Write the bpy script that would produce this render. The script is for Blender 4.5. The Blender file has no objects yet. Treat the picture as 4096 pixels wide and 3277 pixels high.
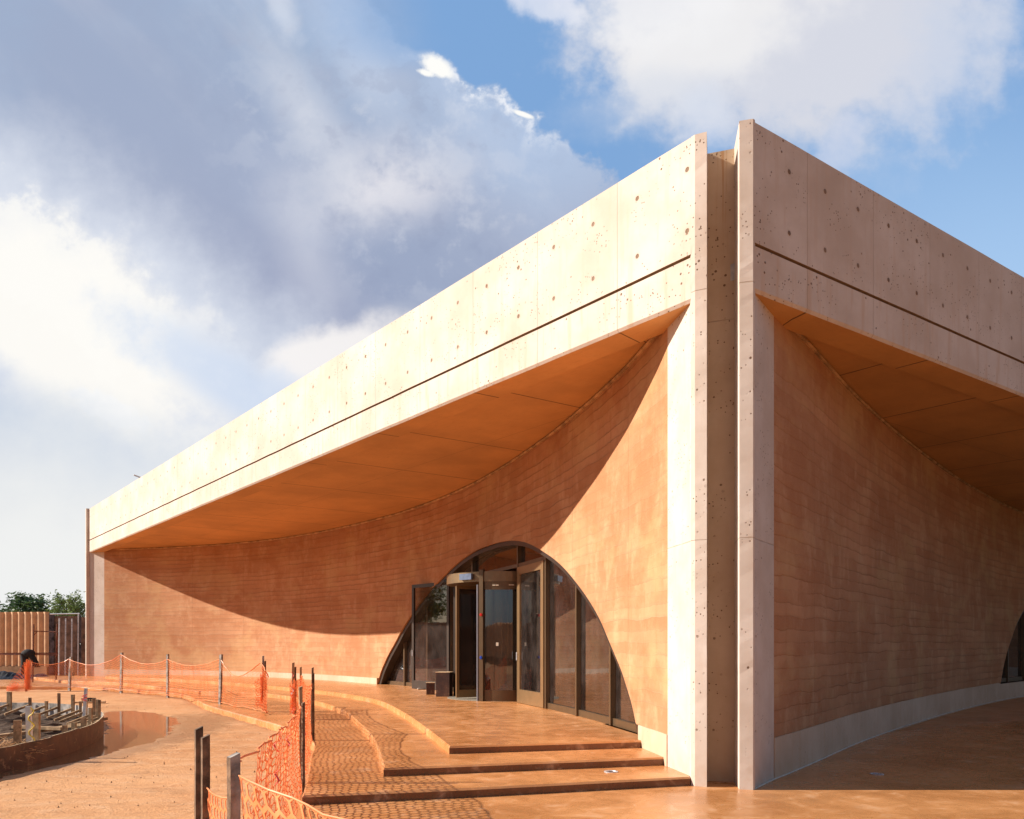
import bpy, math, random
import numpy as np
from mathutils import Vector, noise
R = math.radians
random.seed(7)
scn = bpy.context.scene
col = scn.collection

# ------------------------------------------------------------------ camera
CAM = Vector((0, 0, 1.65)); F = 3450.0; CX = 2048.0; CY = 2572.0
cam = bpy.data.objects.new('camera', bpy.data.cameras.new('camera'))
cam.location = CAM; cam.rotation_euler = (R(90), 0, 0)
cam.data.sensor_width = 36.0; cam.data.lens = F / 4096 * 36
cam.data.shift_y = (CY - 3277 / 2) / 4096
cam.data.clip_start = 0.05; cam.data.clip_end = 3000
col.objects.link(cam); scn.camera = cam

# ------------------------------------------------------------------ exposure
EXP = 0.74
vs = scn.view_settings
vs.view_transform = 'Standard'; vs.look = 'None'; vs.gamma = 1; vs.exposure = EXP
vs.use_curve_mapping = False

# ------------------------------------------------------------------ sun
EL = R(27.9)
sun = bpy.data.objects.new('sun', bpy.data.lights.new('sun', 'SUN'))
sun.data.energy = 5.0; sun.data.angle = R(0.55); sun.data.color = (1.0, 0.915, 0.81)
sun.rotation_euler = Vector((math.cos(EL), 0.0, -math.sin(EL))).to_track_quat('-Z', 'Y').to_euler()
sun.location = (-40, 0, 25)
col.objects.link(sun)

# ------------------------------------------------------------------ node maths helper
class Nd:
    """wraps a node socket so node maths can be written as plain arithmetic"""
    def __init__(s, nt, so): s.nt = nt; s.so = so
    def _m(s, op, *a):
        n = s.nt.nodes.new('ShaderNodeMath'); n.operation = op
        for i, v in enumerate((s,) + a):
            if isinstance(v, Nd): s.nt.links.new(v.so, n.inputs[i])
            else: n.inputs[i].default_value = v
        return Nd(s.nt, n.outputs[0])
    def __add__(s, o): return s._m('ADD', o)
    __radd__ = __add__
    def __sub__(s, o): return s._m('SUBTRACT', o)
    def __rsub__(s, o): return (s * -1.0) + o
    def __mul__(s, o): return s._m('MULTIPLY', o)
    __rmul__ = __mul__
    def __truediv__(s, o): return s._m('DIVIDE', o)
    def mx(s, o): return s._m('MAXIMUM', o)
    def mn(s, o): return s._m('MINIMUM', o)
    def ab(s): return s._m('ABSOLUTE')
    def pw(s, o): return s._m('POWER', o)
    def sq(s): return s * s
    def mod(s, o): return s._m('FLOORED_MODULO', o)
    def floor(s): return s._m('FLOOR')
    def gt(s, o): return s._m('GREATER_THAN', o)
    def lt(s, o): return s._m('LESS_THAN', o)
    def ss(s, a, b, lo=0.0, hi=1.0):
        n = s.nt.nodes.new('ShaderNodeMapRange'); n.interpolation_type = 'SMOOTHSTEP'
        s.nt.links.new(s.so, n.inputs[0])
        n.inputs[1].default_value = a; n.inputs[2].default_value = b
        n.inputs[3].default_value = lo; n.inputs[4].default_value = hi
        return Nd(s.nt, n.outputs[0])

def comb(nt, x, y, z=0.0):
    n = nt.nodes.new('ShaderNodeCombineXYZ')
    for i, v in enumerate((x, y, z)):
        if isinstance(v, Nd): nt.links.new(v.so, n.inputs[i])
        else: n.inputs[i].default_value = v
    return n.outputs[0]
def nz(nt, vec, scale, detail=4, rough=0.55, dist=0.0):
    n = nt.nodes.new('ShaderNodeTexNoise'); n.inputs['Scale'].default_value = scale
    n.inputs['Detail'].default_value = detail; n.inputs['Roughness'].default_value = rough
    n.inputs['Distortion'].default_value = dist
    nt.links.new(vec, n.inputs['Vector']); return Nd(nt, n.outputs['Fac'])
def mixc(nt, fac, a, b, mode='MIX'):
    n = nt.nodes.new('ShaderNodeMix'); n.data_type = 'RGBA'; n.blend_type = mode
    def put(v, i):
        if isinstance(v, Nd): nt.links.new(v.so, n.inputs[i])
        elif isinstance(v, (int, float)): n.inputs[i].default_value = v
        elif isinstance(v, tuple): n.inputs[i].default_value = (*v, 1)
        else: nt.links.new(v, n.inputs[i])
    put(fac, 0); put(a, 6); put(b, 7)
    return n.outputs[2]
def vor(nt, vec, scale, rnd=1.0):
    n = nt.nodes.new('ShaderNodeTexVoronoi'); n.inputs['Scale'].default_value = scale
    n.inputs['Randomness'].default_value = rnd; nt.links.new(vec, n.inputs['Vector'])
    return Nd(nt, n.outputs['Distance']), n.outputs['Color']

# ------------------------------------------------------------------ sky: Nishita with procedural clouds
w = bpy.data.worlds.new('World'); scn.world = w; w.use_nodes = True
w.cycles.sampling_method = 'MANUAL'; w.cycles.sample_map_resolution = 512
nt = w.node_tree; nt.nodes.clear()
bg = nt.nodes.new('ShaderNodeBackground'); wo = nt.nodes.new('ShaderNodeOutputWorld')
SKY = 0.08; bg.inputs[1].default_value = SKY
nt.links.new(bg.outputs[0], wo.inputs[0])
sky = nt.nodes.new('ShaderNodeTexSky'); sky.sky_type = 'NISHITA'; sky.sun_disc = False
sky.sun_elevation = EL; sky.sun_rotation = R(270); sky.air_density = 1.0; sky.dust_density = 1.2; sky.ozone_density = 2.0
tc = nt.nodes.new('ShaderNodeTexCoord'); sep = nt.nodes.new('ShaderNodeSeparateXYZ')
nt.links.new(tc.outputs['Generated'], sep.inputs[0])
dx, dy, dz = (Nd(nt, sep.outputs[i]) for i in range(3))
D = tc.outputs['Generated']
yy = dy.mx(0.22)
U = dx / yy; V = dz / yy                       # slopes east-west and up, for the half of the sky behind the museum
def px(x): return (x - 2048) / 3450
def pz(y): return (2572 - y) / 3450
uv = comb(nt, U, V)
n1 = nz(nt, uv, 2.3, 6, 0.62); n2 = nz(nt, uv, 7.0, 6, 0.6); n3 = nz(nt, uv, 22.0, 4, 0.6); n4 = nz(nt, uv, 60.0, 5, 0.62)
# streaks running from upper left down to lower right
a_ = R(-52); cu, su = math.cos(a_), math.sin(a_)
sa = U * cu + V * su; sb = V * cu - U * su
st = nz(nt, comb(nt, sa * 0.55, sb * 1.7, 3.0), 3.2, 6, 0.6, 0.35)
st2 = nz(nt, comb(nt, sa * 0.8, sb * 2.2, 9.0), 6.5, 5, 0.6, 0.3)
def blob(x, y, rx, ry, rot=0.0, soft=0.6, wob=0.35, nn=None):
    c, s_ = math.cos(R(rot)), math.sin(R(rot))
    u = U - px(x); v = V - pz(y)
    a = (u * c + v * s_) / (rx / 3450); b = (v * c - u * s_) / (ry / 3450)
    r = (a.sq() + b.sq())._m('SQRT')
    k = (nn or n1)
    r = r + (k - 0.5) * (wob * 7) + ((n4 if nn is n3 else n3) - 0.5) * (wob * 3.0)
    return r.ss(1.0 - soft * 0.5, 1.0 + soft * 0.5, 1.0, 0.0)
K = 1.0 / (SKY * 2 ** EXP)                    # display-linear values to sky radiance
def C(r, g, b): return tuple((((v / 255) ** 2.2) * K) for v in (r, g, b))
c = mixc(nt, V.ss(0.0, 0.9), sky.outputs[0], sky.outputs[0])
# haze whitening low down
blue = mixc(nt, 0.85, c, C(130, 172, 223))
blue = mixc(nt, (U.ss(0.05, 0.6) * V.ss(0.75, 0.35)), blue, C(168, 202, 240))
# the large cloud: right-hand boundary line
bx = (px(1730), pz(300)); ex = (px(2330), pz(860))
L = math.hypot(ex[0] - bx[0], ex[1] - bx[1]); nxn = -(ex[1] - bx[1]) / L; nyn = (ex[0] - bx[0]) / L
edge = (U - bx[0]) * nxn + (V - bx[1]) * nyn   # >0 outside (upper right)
bulge = (V - pz(560)).ab().ss(0.0, 0.20, 0.038, 0.0)
edge2 = edge + (n2 - 0.5) * 0.20 + (n3 - 0.5) * 0.07 - bulge
edgeU = U - px(1500) + (n1 - 0.5) * 0.25       # soft upper part
m_low = edge2.ss(-0.012, 0.010, 1.0, 0.0)
m_up = edgeU.ss(-0.12, 0.10, 1.0, 0.0)
upmix = V.ss(pz(330), pz(120))
mass = m_low * (1.0 - upmix) + m_up * upmix * m_low.mx(0.85)
cc = mixc(nt, V.ss(pz(900), pz(200)), C(172, 182, 206), C(160, 178, 206))
cc = mixc(nt, st.ss(0.46, 0.74) * 0.55, cc, C(206, 212, 226))
cc = mixc(nt, st2.ss(0.55, 0.8) * 0.3, cc, C(222, 226, 236))
cc = mixc(nt, blob(1150, 1130, 620, 190, -28, 1.3, 0.25) * 0.75, cc, C(158, 164, 190))
cc = mixc(nt, blob(600, 520, 800, 420, -45, 1.6, 0.3) * 0.7, cc, C(160, 170, 196))
cc = mixc(nt, blob(1780, 1150, 420, 260, -30, 1.4, 0.2) * 0.7, cc, C(150, 162, 190))
cc = mixc(nt, blob(2150, 620, 260, 210, -40, 1.4, 0.25) * 0.6, cc, C(176, 194, 222))
cc = mixc(nt, blob(1520, 740, 300, 130, 14, 2.0, 0.35, n2) * (n3.ss(0.3, 0.65) * 0.6 + 0.4), cc, C(230, 228, 234))
cc = mixc(nt, blob(1240, 480, 300, 90, -58, 2.0, 0.35, n2) * 0.5, cc, C(226, 228, 236))
cc = mixc(nt, blob(1450, 250, 230, 90, -60, 2.0, 0.35, n2) * 0.5, cc, C(214, 222, 238))
cc = mixc(nt, blob(1230, 1010, 300, 100, -70, 2.0, 0.35, n2) * 0.4, cc, C(214, 216, 228))
cc = mixc(nt, edge2.ss(-0.13, -0.01) * m_low * V.ss(pz(900), pz(500)) * 0.6, cc, C(186, 204, 232))
bil = blob(1560, 640, 620, 420, -35, 1.6, 0.2)
cc = mixc(nt, bil * (n2 * 0.6 + n3 * 0.4).ss(0.49, 0.58) * 0.38, cc, C(224, 226, 234))
cc = mixc(nt, bil * (n2 * 0.5 + n3 * 0.5).ss(0.48, 0.40) * 0.30, cc, C(146, 156, 184))
# lit rims along the boundary
rim = edge2.ss(-0.036, -0.004) * m_low * V.ss(pz(640), pz(420)) * (1.0 - V.ss(pz(260), pz(200)))
cc = mixc(nt, rim * n4.ss(0.36, 0.56), cc, C(245, 247, 252))
out = mixc(nt, mass * 0.97, blue, cc)
for bx_, by_, rx_, ry_ in ((1738, 255, 46, 30), (1765, 285, 44, 22), (1704, 292, 26, 10), (2095, 458, 34, 8)):
    out = mixc(nt, blob(bx_, by_, rx_ * 1.15, ry_ * 1.1, -20, 0.9, 0.22, n4), out, C(255, 254, 250))
out = mixc(nt, blob(1130, 40, 40, 110, 22, 2.0, 0.3, n3) * 0.4, out, C(244, 246, 252))
# bright low left and pale band to the horizon
lowl = blob(330, 1350, 1500, 520, -32, 0.9, 0.16)
out = mixc(nt, lowl * 0.9, out, C(222, 228, 240))
white = blob(200, 1270, 900, 330, -34, 0.8, 0.28, n2)
out = mixc(nt, white * 0.95, out, C(255, 252, 246))
out = mixc(nt, blob(240, 1120, 560, 190, -38, 0.5, 0.3, n3) * 0.7, out, C(255, 253, 248))
out = mixc(nt, blob(430, 1640, 150, 50, -25, 0.5, 0.35, n3) * 0.7, out, C(252, 252, 252))
out = mixc(nt, blob(1330, 1390, 300, 90, 22, 1.0, 0.3, n2) * 0.9, out, C(250, 246, 244))
out = mixc(nt, blob(960, 1560, 520, 120, -30, 1.0, 0.35, n2) * 0.75, out, C(206, 220, 242))
out = mixc(nt, blob(0, 1800, 900, 260, -10, 1.0, 0.22) * 0.85, out, C(206, 216, 230))
out = mixc(nt, (V + (n2 - 0.5) * 0.12).ss(0.30, 0.12) * U.ss(0.1, -0.25), out, C(240, 241, 240))
# upper right cloud
m2 = blob(3060, 60, 800, 470, 4, 0.75, 0.30)
out = mixc(nt, m2 * 0.96, out, C(216, 218, 228))
out = mixc(nt, blob(2820, 170, 520, 200, 30, 1.2, 0.35, n2) * m2 * 0.9, out, C(240, 239, 240))
out = mixc(nt, blob(2600, 20, 300, 150, 10, 1.0, 0.3, n2) * m2 * 0.7, out, C(244, 244, 246))
out = mixc(nt, blob(2560, 420, 330, 110, 10, 1.2, 0.3) * 0.4, out, C(200, 210, 228))
out = mixc(nt, blob(2210, 20, 130, 70, -10, 0.9, 0.45, n2) * 0.75, out, C(228, 232, 244))
out = mixc(nt, blob(3370, 560, 170, 60, 60, 1.3, 0.4, n2) * 0.55, out, C(206, 214, 234))
out = mixc(nt, blob(3800, 260, 420, 190, 55, 1.5, 0.4, n2) * 0.45, out, C(190, 206, 232))
out = mixc(nt, blob(2830, 480, 110, 150, 0, 1.2, 0.35, n2) * 0.6, out, C(214, 222, 238))
# the rest of the sky, around and behind the viewer
nb = nz(nt, D, 3.0, 6, 0.6)
back = mixc(nt, nb.ss(0.45, 0.62), mixc(nt, 0.45, sky.outputs[0], C(105, 128, 165)), C(138, 146, 160))
out = mixc(nt, dy.ss(0.30, 0.42), back, out)
nt.links.new(out, bg.inputs[0])

# ------------------------------------------------------------------ materials
def mat(name):
    m = bpy.data.materials.new(name); m.use_nodes = True
    nt = m.node_tree; b = nt.nodes['Principled BSDF']
    return m, nt, b
def simple(name, colr, rough=0.7, metal=0.0, var=0.12, scale=12, spec=0.4, bump=0.0):
    m, nt, b = mat(name); t = nt.nodes.new('ShaderNodeTexCoord').outputs['Object']
    n = nz(nt, t, scale, 4, 0.6)
    d = tuple(v * (1 - var * 2) for v in colr); l = tuple(min(1, v * (1 + var)) for v in colr)
    nt.links.new(mixc(nt, n.ss(0.3, 0.7), d, l), b.inputs['Base Color'])
    b.inputs['Roughness'].default_value = rough; b.inputs['Metallic'].default_value = metal
    b.inputs['Specular IOR Level'].default_value = spec
    if bump:
        bp = nt.nodes.new('ShaderNodeBump'); bp.inputs['Strength'].default_value = bump
        bp.inputs['Distance'].default_value = 0.01
        nt.links.new(nz(nt, t, scale * 4, 4, 0.6).so, bp.inputs['Height']); nt.links.new(bp.outputs[0], b.inputs['Normal'])
    return m
def uvsock(nt):
    n = nt.nodes.new('ShaderNodeUVMap'); n.uv_map = 'UVMap'
    s = nt.nodes.new('ShaderNodeSeparateXYZ'); nt.links.new(n.outputs[0], s.inputs[0])
    return n.outputs[0], Nd(nt, s.outputs[0]), Nd(nt, s.outputs[1])

def concrete(name, ties=None, joints=None, streak=0.5, base=(0.60, 0.52, 0.455), zj=(), stain=False, pits=1.0):
    m, nt, b = mat(name); uvv, u, v = uvsock(nt)
    big = nz(nt, uvv, 0.9, 5, 0.6); mid = nz(nt, uvv, 5, 5, 0.65); fine = nz(nt, uvv, 60, 3, 0.6)
    dark = tuple(x * y for x, y in zip(base, (0.86, 0.80, 0.74))); lite = tuple(min(x * 1.07, 1) for x in base)
    colr = mixc(nt, big.ss(0.3, 0.7), dark, lite)
    colr = mixc(nt, mid.ss(0.45, 0.8) * 0.35, colr, tuple(x * 0.86 for x in base))
    stv = nz(nt, comb(nt, u * 5.0, v * 0.35), 1.6, 5, 0.65)
    colr = mixc(nt, stv.ss(0.50, 0.68) * (streak + v.ss(6.13, 6.09) * (0.45 if ties else 0.0)) * 0.9, colr, tuple(x * y for x, y in zip(base, (0.90, 0.77, 0.65))))
    h = fine * 0.15 + mid * 0.4
    # small air holes, clustered
    if pits:
        for sc, thr, msk in ((4.5, 0.085, 0.50), (9.0, 0.15, 0.50), (22.0, 0.22, 0.48)):
            d, cl = vor(nt, uvv, sc)
            sx = nt.nodes.new('ShaderNodeSeparateColor'); nt.links.new(cl, sx.inputs[0])
            r1 = Nd(nt, sx.outputs[0]); cm = nz(nt, uvv, 0.8 + sc * 0.03, 3, 0.5)
            p = (d + (mid - 0.5) * 0.06).ss(thr, thr * 0.7) * r1.gt(0.42) * cm.ss(msk, msk + 0.08) * pits
            colr = mixc(nt, p * 0.95, colr, tuple(x * y for x, y in zip(base, (0.26, 0.17, 0.11))))
            h = h - p * 2.0
    if ties:
        pitch, off, zs = ties
        du = ((u - off + pitch / 2).mod(pitch) - pitch / 2)
        for z in zs:
            rr = (du.sq() + (v - z).sq())._m('SQRT') + (fine - 0.5) * 0.012
            p = rr.ss(0.033, 0.024)
            colr = mixc(nt, p * 0.95, colr, (0.12, 0.06, 0.03)); h = h - p * 4.0
            halo = rr.ss(0.07, 0.03); colr = mixc(nt, halo * 0.18, colr, (0.45, 0.30, 0.18))
    if joints:
        pitch, off = joints
        dj = ((u - off + pitch / 2).mod(pitch) - pitch / 2).ab() + (mid - 0.5) * 0.006
        p = dj.ss(0.007, 0.003); colr = mixc(nt, p * 0.45, colr, (0.36, 0.24, 0.15)); h = h - p * 2.0
        pan = ((u - off) / pitch).floor()
        wn = nt.nodes.new('ShaderNodeTexWhiteNoise'); wn.noise_dimensions = '1D'; nt.links.new(pan.so, wn.inputs['W'])
        colr = mixc(nt, Nd(nt, wn.outputs[0]) * 0.22, colr, tuple(x * y for x, y in zip(base, (0.9, 0.82, 0.76))))
    for z in zj:
        p = ((v - z).ab() + (mid - 0.5) * 0.02).ss(0.008, 0.003)
        colr = mixc(nt, p * 0.5, colr, (0.34, 0.23, 0.15)); h = h - p * 1.5
    if stain:
        sn = nz(nt, comb(nt, u * 30, v * 0.7), 1.0, 4, 0.6)
        p = sn.ss(0.5, 0.62) * v.ss(5.9, 7.3) * (u - 0.19).ab().ss(0.10, 0.03)
        colr = mixc(nt, p * 0.65, colr, (0.42, 0.19, 0.06))
    # dirt splash near the foot
    colr = mixc(nt, v.ss(0.45, 0.0) * mid.ss(0.35, 0.65) * 0.35, colr, (0.50, 0.28, 0.14))
    nt.links.new(colr, b.inputs['Base Color'])
    b.inputs['Roughness'].default_value = 0.82; b.inputs['Specular IOR Level'].default_value = 0.3
    bp = nt.nodes.new('ShaderNodeBump'); bp.inputs['Strength'].default_value = 0.6; bp.inputs['Distance'].default_value = 0.006
    nt.links.new(h.so, bp.inputs['Height']); nt.links.new(bp.outputs[0], b.inputs['Normal'])
    return m

def rammed(name, base=(0.50, 0.262, 0.138)):
    m, nt, b = mat(name); uvv, u, v = uvsock(nt)
    mid = nz(nt, uvv, 3.0, 5, 0.6); fine = nz(nt, uvv, 40, 4, 0.65); big = nz(nt, uvv, 0.45, 4, 0.55)
    vv = v + (nz(nt, comb(nt, u * 0.9, v * 1.2), 1.3, 4, 0.6) - 0.5) * 0.15
    P = 0.165
    k = vv / P; lay = k.floor(); fr = k - lay
    pj = 2.9
    lr = nz(nt, comb(nt, u * 0.22, lay * 5.3, 2.0), 1.0, 3, 0.6).ss(0.25, 0.75)
    lite = tuple(min(1, x * 1.16) for x in base); dark = tuple(x * 0.80 for x in base)
    colr = mixc(nt, big.ss(0.3, 0.7), dark, lite)
    colr = mixc(nt, lr * 0.9, colr, tuple(x * y for x, y in zip(base, (0.78, 0.66, 0.58))))
    blot = nz(nt, comb(nt, u * 1.4, v * 0.9, 4.0), 1.3, 6, 0.68)
    colr = mixc(nt, blot.ss(0.48, 0.66) * 0.6, colr, tuple(x * y for x, y in zip(base, (1.12, 1.28, 1.36))))
    drip = nz(nt, comb(nt, u * 2.6, v * 0.5, 7.0), 1.4, 6, 0.68)
    colr = mixc(nt, drip.ss(0.50, 0.68) * 0.42, colr, tuple(x * y for x, y in zip(base, (0.76, 0.62, 0.50))))
    # lift seams, strong in places, absent in others
    sm = nz(nt, comb(nt, u * 0.28, lay * 3.7), 1.0, 5, 0.7).ss(0.36, 0.58)
    seam = fr.ss(0.0, 0.10, 1.0, 0.0) * sm * (fine * 0.8 + 0.5)
    shade_b = fr.ss(0.0, 0.38, 1.0, 0.0)  # darker foot of each lift, relief shade put into the colour
    colr = mixc(nt, seam * 0.30, colr, tuple(x * 0.58 for x in base))
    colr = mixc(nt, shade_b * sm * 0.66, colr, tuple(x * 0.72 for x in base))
    dj = ((u + 1.1).mod(pj) - pj / 2).ab().__sub__(pj / 2).ab() + (mid - 0.5) * 0.012
    jn = dj.ss(0.012, 0.004); colr = mixc(nt, jn * 0.35, colr, tuple(x * 0.55 for x in base))
    patch = nz(nt, comb(nt, u * 0.55, v * 0.8, 12.0), 1.1, 6, 0.7)
    colr = mixc(nt, patch.ss(0.48, 0.62) * 0.5, colr, tuple(x * y for x, y in zip(base, (0.72, 0.55, 0.42))))
    ochre = nz(nt, comb(nt, u * 0.5, v * 0.7, 21.0), 0.9, 5, 0.65)
    colr = mixc(nt, ochre.ss(0.50, 0.64) * 0.5, colr, tuple(x * y for x, y in zip(base, (1.05, 1.22, 1.1))))
    colr = mixc(nt, fine.ss(0.35, 0.7) * 0.12, colr, tuple(x * 1.3 for x in base))
    nt.links.new(colr, b.inputs['Base Color'])
    b.inputs['Roughness'].default_value = 0.9; b.inputs['Specular IOR Level'].default_value = 0.2
    h = fr.ss(0.0, 0.5) * 0.5 * sm + lr * 0.35 + mid * 0.8 + fine * 0.35 - seam * 0.8 - jn * 0.8
    bp = nt.nodes.new('ShaderNodeBump'); bp.inputs['Strength'].default_value = 0.75; bp.inputs['Distance'].default_value = 0.014
    nt.links.new(h.so, bp.inputs['Height']); nt.links.new(bp.outputs[0], b.inputs['Normal'])
    return m

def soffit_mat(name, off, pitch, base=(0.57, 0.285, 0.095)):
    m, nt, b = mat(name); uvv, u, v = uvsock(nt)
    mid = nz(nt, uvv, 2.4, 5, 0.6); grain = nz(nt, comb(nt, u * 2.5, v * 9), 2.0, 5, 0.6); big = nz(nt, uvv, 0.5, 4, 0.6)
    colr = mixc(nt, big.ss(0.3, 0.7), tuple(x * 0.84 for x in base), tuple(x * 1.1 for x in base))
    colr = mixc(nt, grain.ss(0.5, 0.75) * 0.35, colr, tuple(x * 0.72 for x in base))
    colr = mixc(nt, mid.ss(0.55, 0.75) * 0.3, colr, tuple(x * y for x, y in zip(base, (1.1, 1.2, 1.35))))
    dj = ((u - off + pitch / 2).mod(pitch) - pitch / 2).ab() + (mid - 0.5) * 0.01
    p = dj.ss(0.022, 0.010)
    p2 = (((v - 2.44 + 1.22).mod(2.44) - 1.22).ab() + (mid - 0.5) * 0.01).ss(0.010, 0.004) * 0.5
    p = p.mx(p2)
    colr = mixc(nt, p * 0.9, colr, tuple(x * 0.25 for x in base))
    nt.links.new(colr, b.inputs['Base Color']); b.inputs['Roughness'].default_value = 0.75
    bp = nt.nodes.new('ShaderNodeBump'); bp.inputs['Strength'].default_value = 0.5; bp.inputs['Distance'].default_value = 0.006
    nt.links.new((mid * 0.8 - p * 2).so, bp.inputs['Height']); nt.links.new(bp.outputs[0], b.inputs['Normal'])
    return m

def floor_mat(name, base=(0.58, 0.265, 0.10)):
    m, nt, b = mat(name); t = nt.nodes.new('ShaderNodeTexCoord').outputs['Object']
    big = nz(nt, t, 0.7, 6, 0.66, 0.4); mid = nz(nt, t, 3.2, 6, 0.68, 0.6); fine = nz(nt, t, 40, 4, 0.6)
    colr = mixc(nt, big.ss(0.32, 0.68), tuple(x * y for x, y in zip(base, (0.80, 0.72, 0.62))), tuple(min(1, x * 1.12) for x in base))
    colr = mixc(nt, mid.ss(0.52, 0.72) * 0.5, colr, (0.70, 0.43, 0.25))
    blot = nz(nt, t, 1.6, 7, 0.7, 1.0)
    colr = mixc(nt, blot.ss(0.56, 0.66) * 0.30, colr, tuple(x * 0.62 for x in base))
    colr = mixc(nt, nz(nt, t, 5.5, 6, 0.7, 1.5).ss(0.60, 0.72) * 0.35, colr, (0.74, 0.52, 0.34))
    nt.links.new(colr, b.inputs['Base Color'])
    rr = mid.ss(0.3, 0.75, 0.18, 0.46); nt.links.new(rr.so, b.inputs['Roughness'])
    b.inputs['Specular IOR Level'].default_value = 0.5
    bp = nt.nodes.new('ShaderNodeBump'); bp.inputs['Strength'].default_value = 0.12; bp.inputs['Distance'].default_value = 0.004
    nt.links.new((fine * 0.3 + mid).so, bp.inputs['Height']); nt.links.new(bp.outputs[0], b.inputs['Normal'])
    return m
def dirt_mat(name, base=(0.60, 0.315, 0.145), rough=0.95, wet=None):
    m, nt, b = mat(name); t = nt.nodes.new('ShaderNodeTexCoord').outputs['Object']
    s = nt.nodes.new('ShaderNodeSeparateXYZ'); nt.links.new(t, s.inputs[0])
    x, y, z = (Nd(nt, s.outputs[i]) for i in range(3))
    big = nz(nt, t, 0.35, 6, 0.65); mid = nz(nt, comb(nt, x * 1.0, y * 1.5, z), 2.4, 8, 0.7, 0.5); fine = nz(nt, t, 28, 5, 0.7)
    colr = mixc(nt, big.ss(0.32, 0.68), tuple(x_ * y_ for x_, y_ in zip(base, (0.86, 0.76, 0.66))), tuple(min(1, x_ * 1.1) for x_ in base))
    colr = mixc(nt, mid.ss(0.46, 0.66) * 0.55, colr, tuple(min(1, x_ * y_) for x_, y_ in zip(base, (1.12, 1.3, 1.6))))
    colr = mixc(nt, fine.ss(0.52, 0.72) * 0.28, colr, tuple(x_ * 0.6 for x_ in base))
    d, _ = vor(nt, t, 9.0); colr = mixc(nt, d.ss(0.10, 0.05) * nz(nt, t, 2.0, 3).ss(0.5, 0.6) * 0.6, colr, (0.28, 0.17, 0.10))
    # tyre and trowel marks running across
    tr = nz(nt, comb(nt, x * 0.7, y * 2.4, z), 2.0, 6, 0.6, 0.6)
    colr = mixc(nt, tr.ss(0.54, 0.66) * 0.40, colr, tuple(x_ * 0.66 for x_ in base))
    if wet:   # damp earth around the puddle, darker and glossier
        wx, wy = x - wet[0], y - wet[1]
        r = ((wx / wet[2]).sq() + (wy / wet[3]).sq())._m('SQRT') + (mid - 0.5) * 0.9
        wm = r.ss(1.15, 0.75)
        colr = mixc(nt, wm * 0.6, colr, tuple(x_ * 0.5 for x_ in base))
        nt.links.new((wm * -0.5 + rough).so, b.inputs['Roughness'])
    else: b.inputs['Roughness'].default_value = rough
    nt.links.new(colr, b.inputs['Base Color']); b.inputs['Specular IOR Level'].default_value = 0.3
    bp = nt.nodes.new('ShaderNodeBump'); bp.inputs['Strength'].default_value = 1.0; bp.inputs['Distance'].default_value = 0.05
    nt.links.new((fine * 0.35 + mid * 0.8 + tr * 0.7).so, bp.inputs['Height']); nt.links.new(bp.outputs[0], b.inputs['Normal'])
    return m
def glass_mat(name, tint=(0.26, 0.24, 0.23), refl=0.09):
    m = bpy.data.materials.new(name); m.use_nodes = True; nt = m.node_tree; nt.nodes.clear()
    o = nt.nodes.new('ShaderNodeOutputMaterial'); tr = nt.nodes.new('ShaderNodeBsdfTransparent'); gl = nt.nodes.new('ShaderNodeBsdfGlossy')
    ge = nt.nodes.new('ShaderNodeNewGeometry'); dt = nt.nodes.new('ShaderNodeVectorMath'); dt.operation = 'DOT_PRODUCT'
    nt.links.new(ge.outputs['Normal'], dt.inputs[0]); nt.links.new(ge.outputs['Incoming'], dt.inputs[1])
    c1_ = (1.0 - Nd(nt, dt.outputs['Value']).ab()).mx(0.0)      # Schlick reflectance, the same from either side
    fac = (c1_.pw(5.0) * 0.9 + 0.06 + refl).mn(0.95)
    t = nt.nodes.new('ShaderNodeTexCoord').outputs['Object']
    bp = nt.nodes.new('ShaderNodeBump'); bp.inputs['Strength'].default_value = 0.04; bp.inputs['Distance'].default_value = 0.02
    nt.links.new(nz(nt, t, 1.6, 2).so, bp.inputs['Height']); nt.links.new(bp.outputs[0], gl.inputs['Normal'])
    tr.inputs[0].default_value = (*tint, 1); gl.inputs['Roughness'].default_value = 0.02; gl.inputs['Color'].default_value = (0.9, 0.9, 0.92, 1)
    df = nt.nodes.new('ShaderNodeBsdfDiffuse'); df.inputs[0].default_value = (0.5, 0.4, 0.36, 1)
    mx = nt.nodes.new('ShaderNodeMixShader'); nt.links.new(fac.so, mx.inputs[0]); nt.links.new(tr.outputs[0], mx.inputs[1]); nt.links.new(gl.outputs[0], mx.inputs[2])
    m2 = nt.nodes.new('ShaderNodeMixShader')     # thin patchy diffuse film over the panes
    nt.links.new((nz(nt, t, 2.2, 5, 0.65).ss(0.3, 0.8, 0.01, 0.06)).so, m2.inputs[0])
    nt.links.new(mx.outputs[0], m2.inputs[1]); nt.links.new(df.outputs[0], m2.inputs[2]); nt.links.new(m2.outputs[0], o.inputs[0])
    return m

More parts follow.
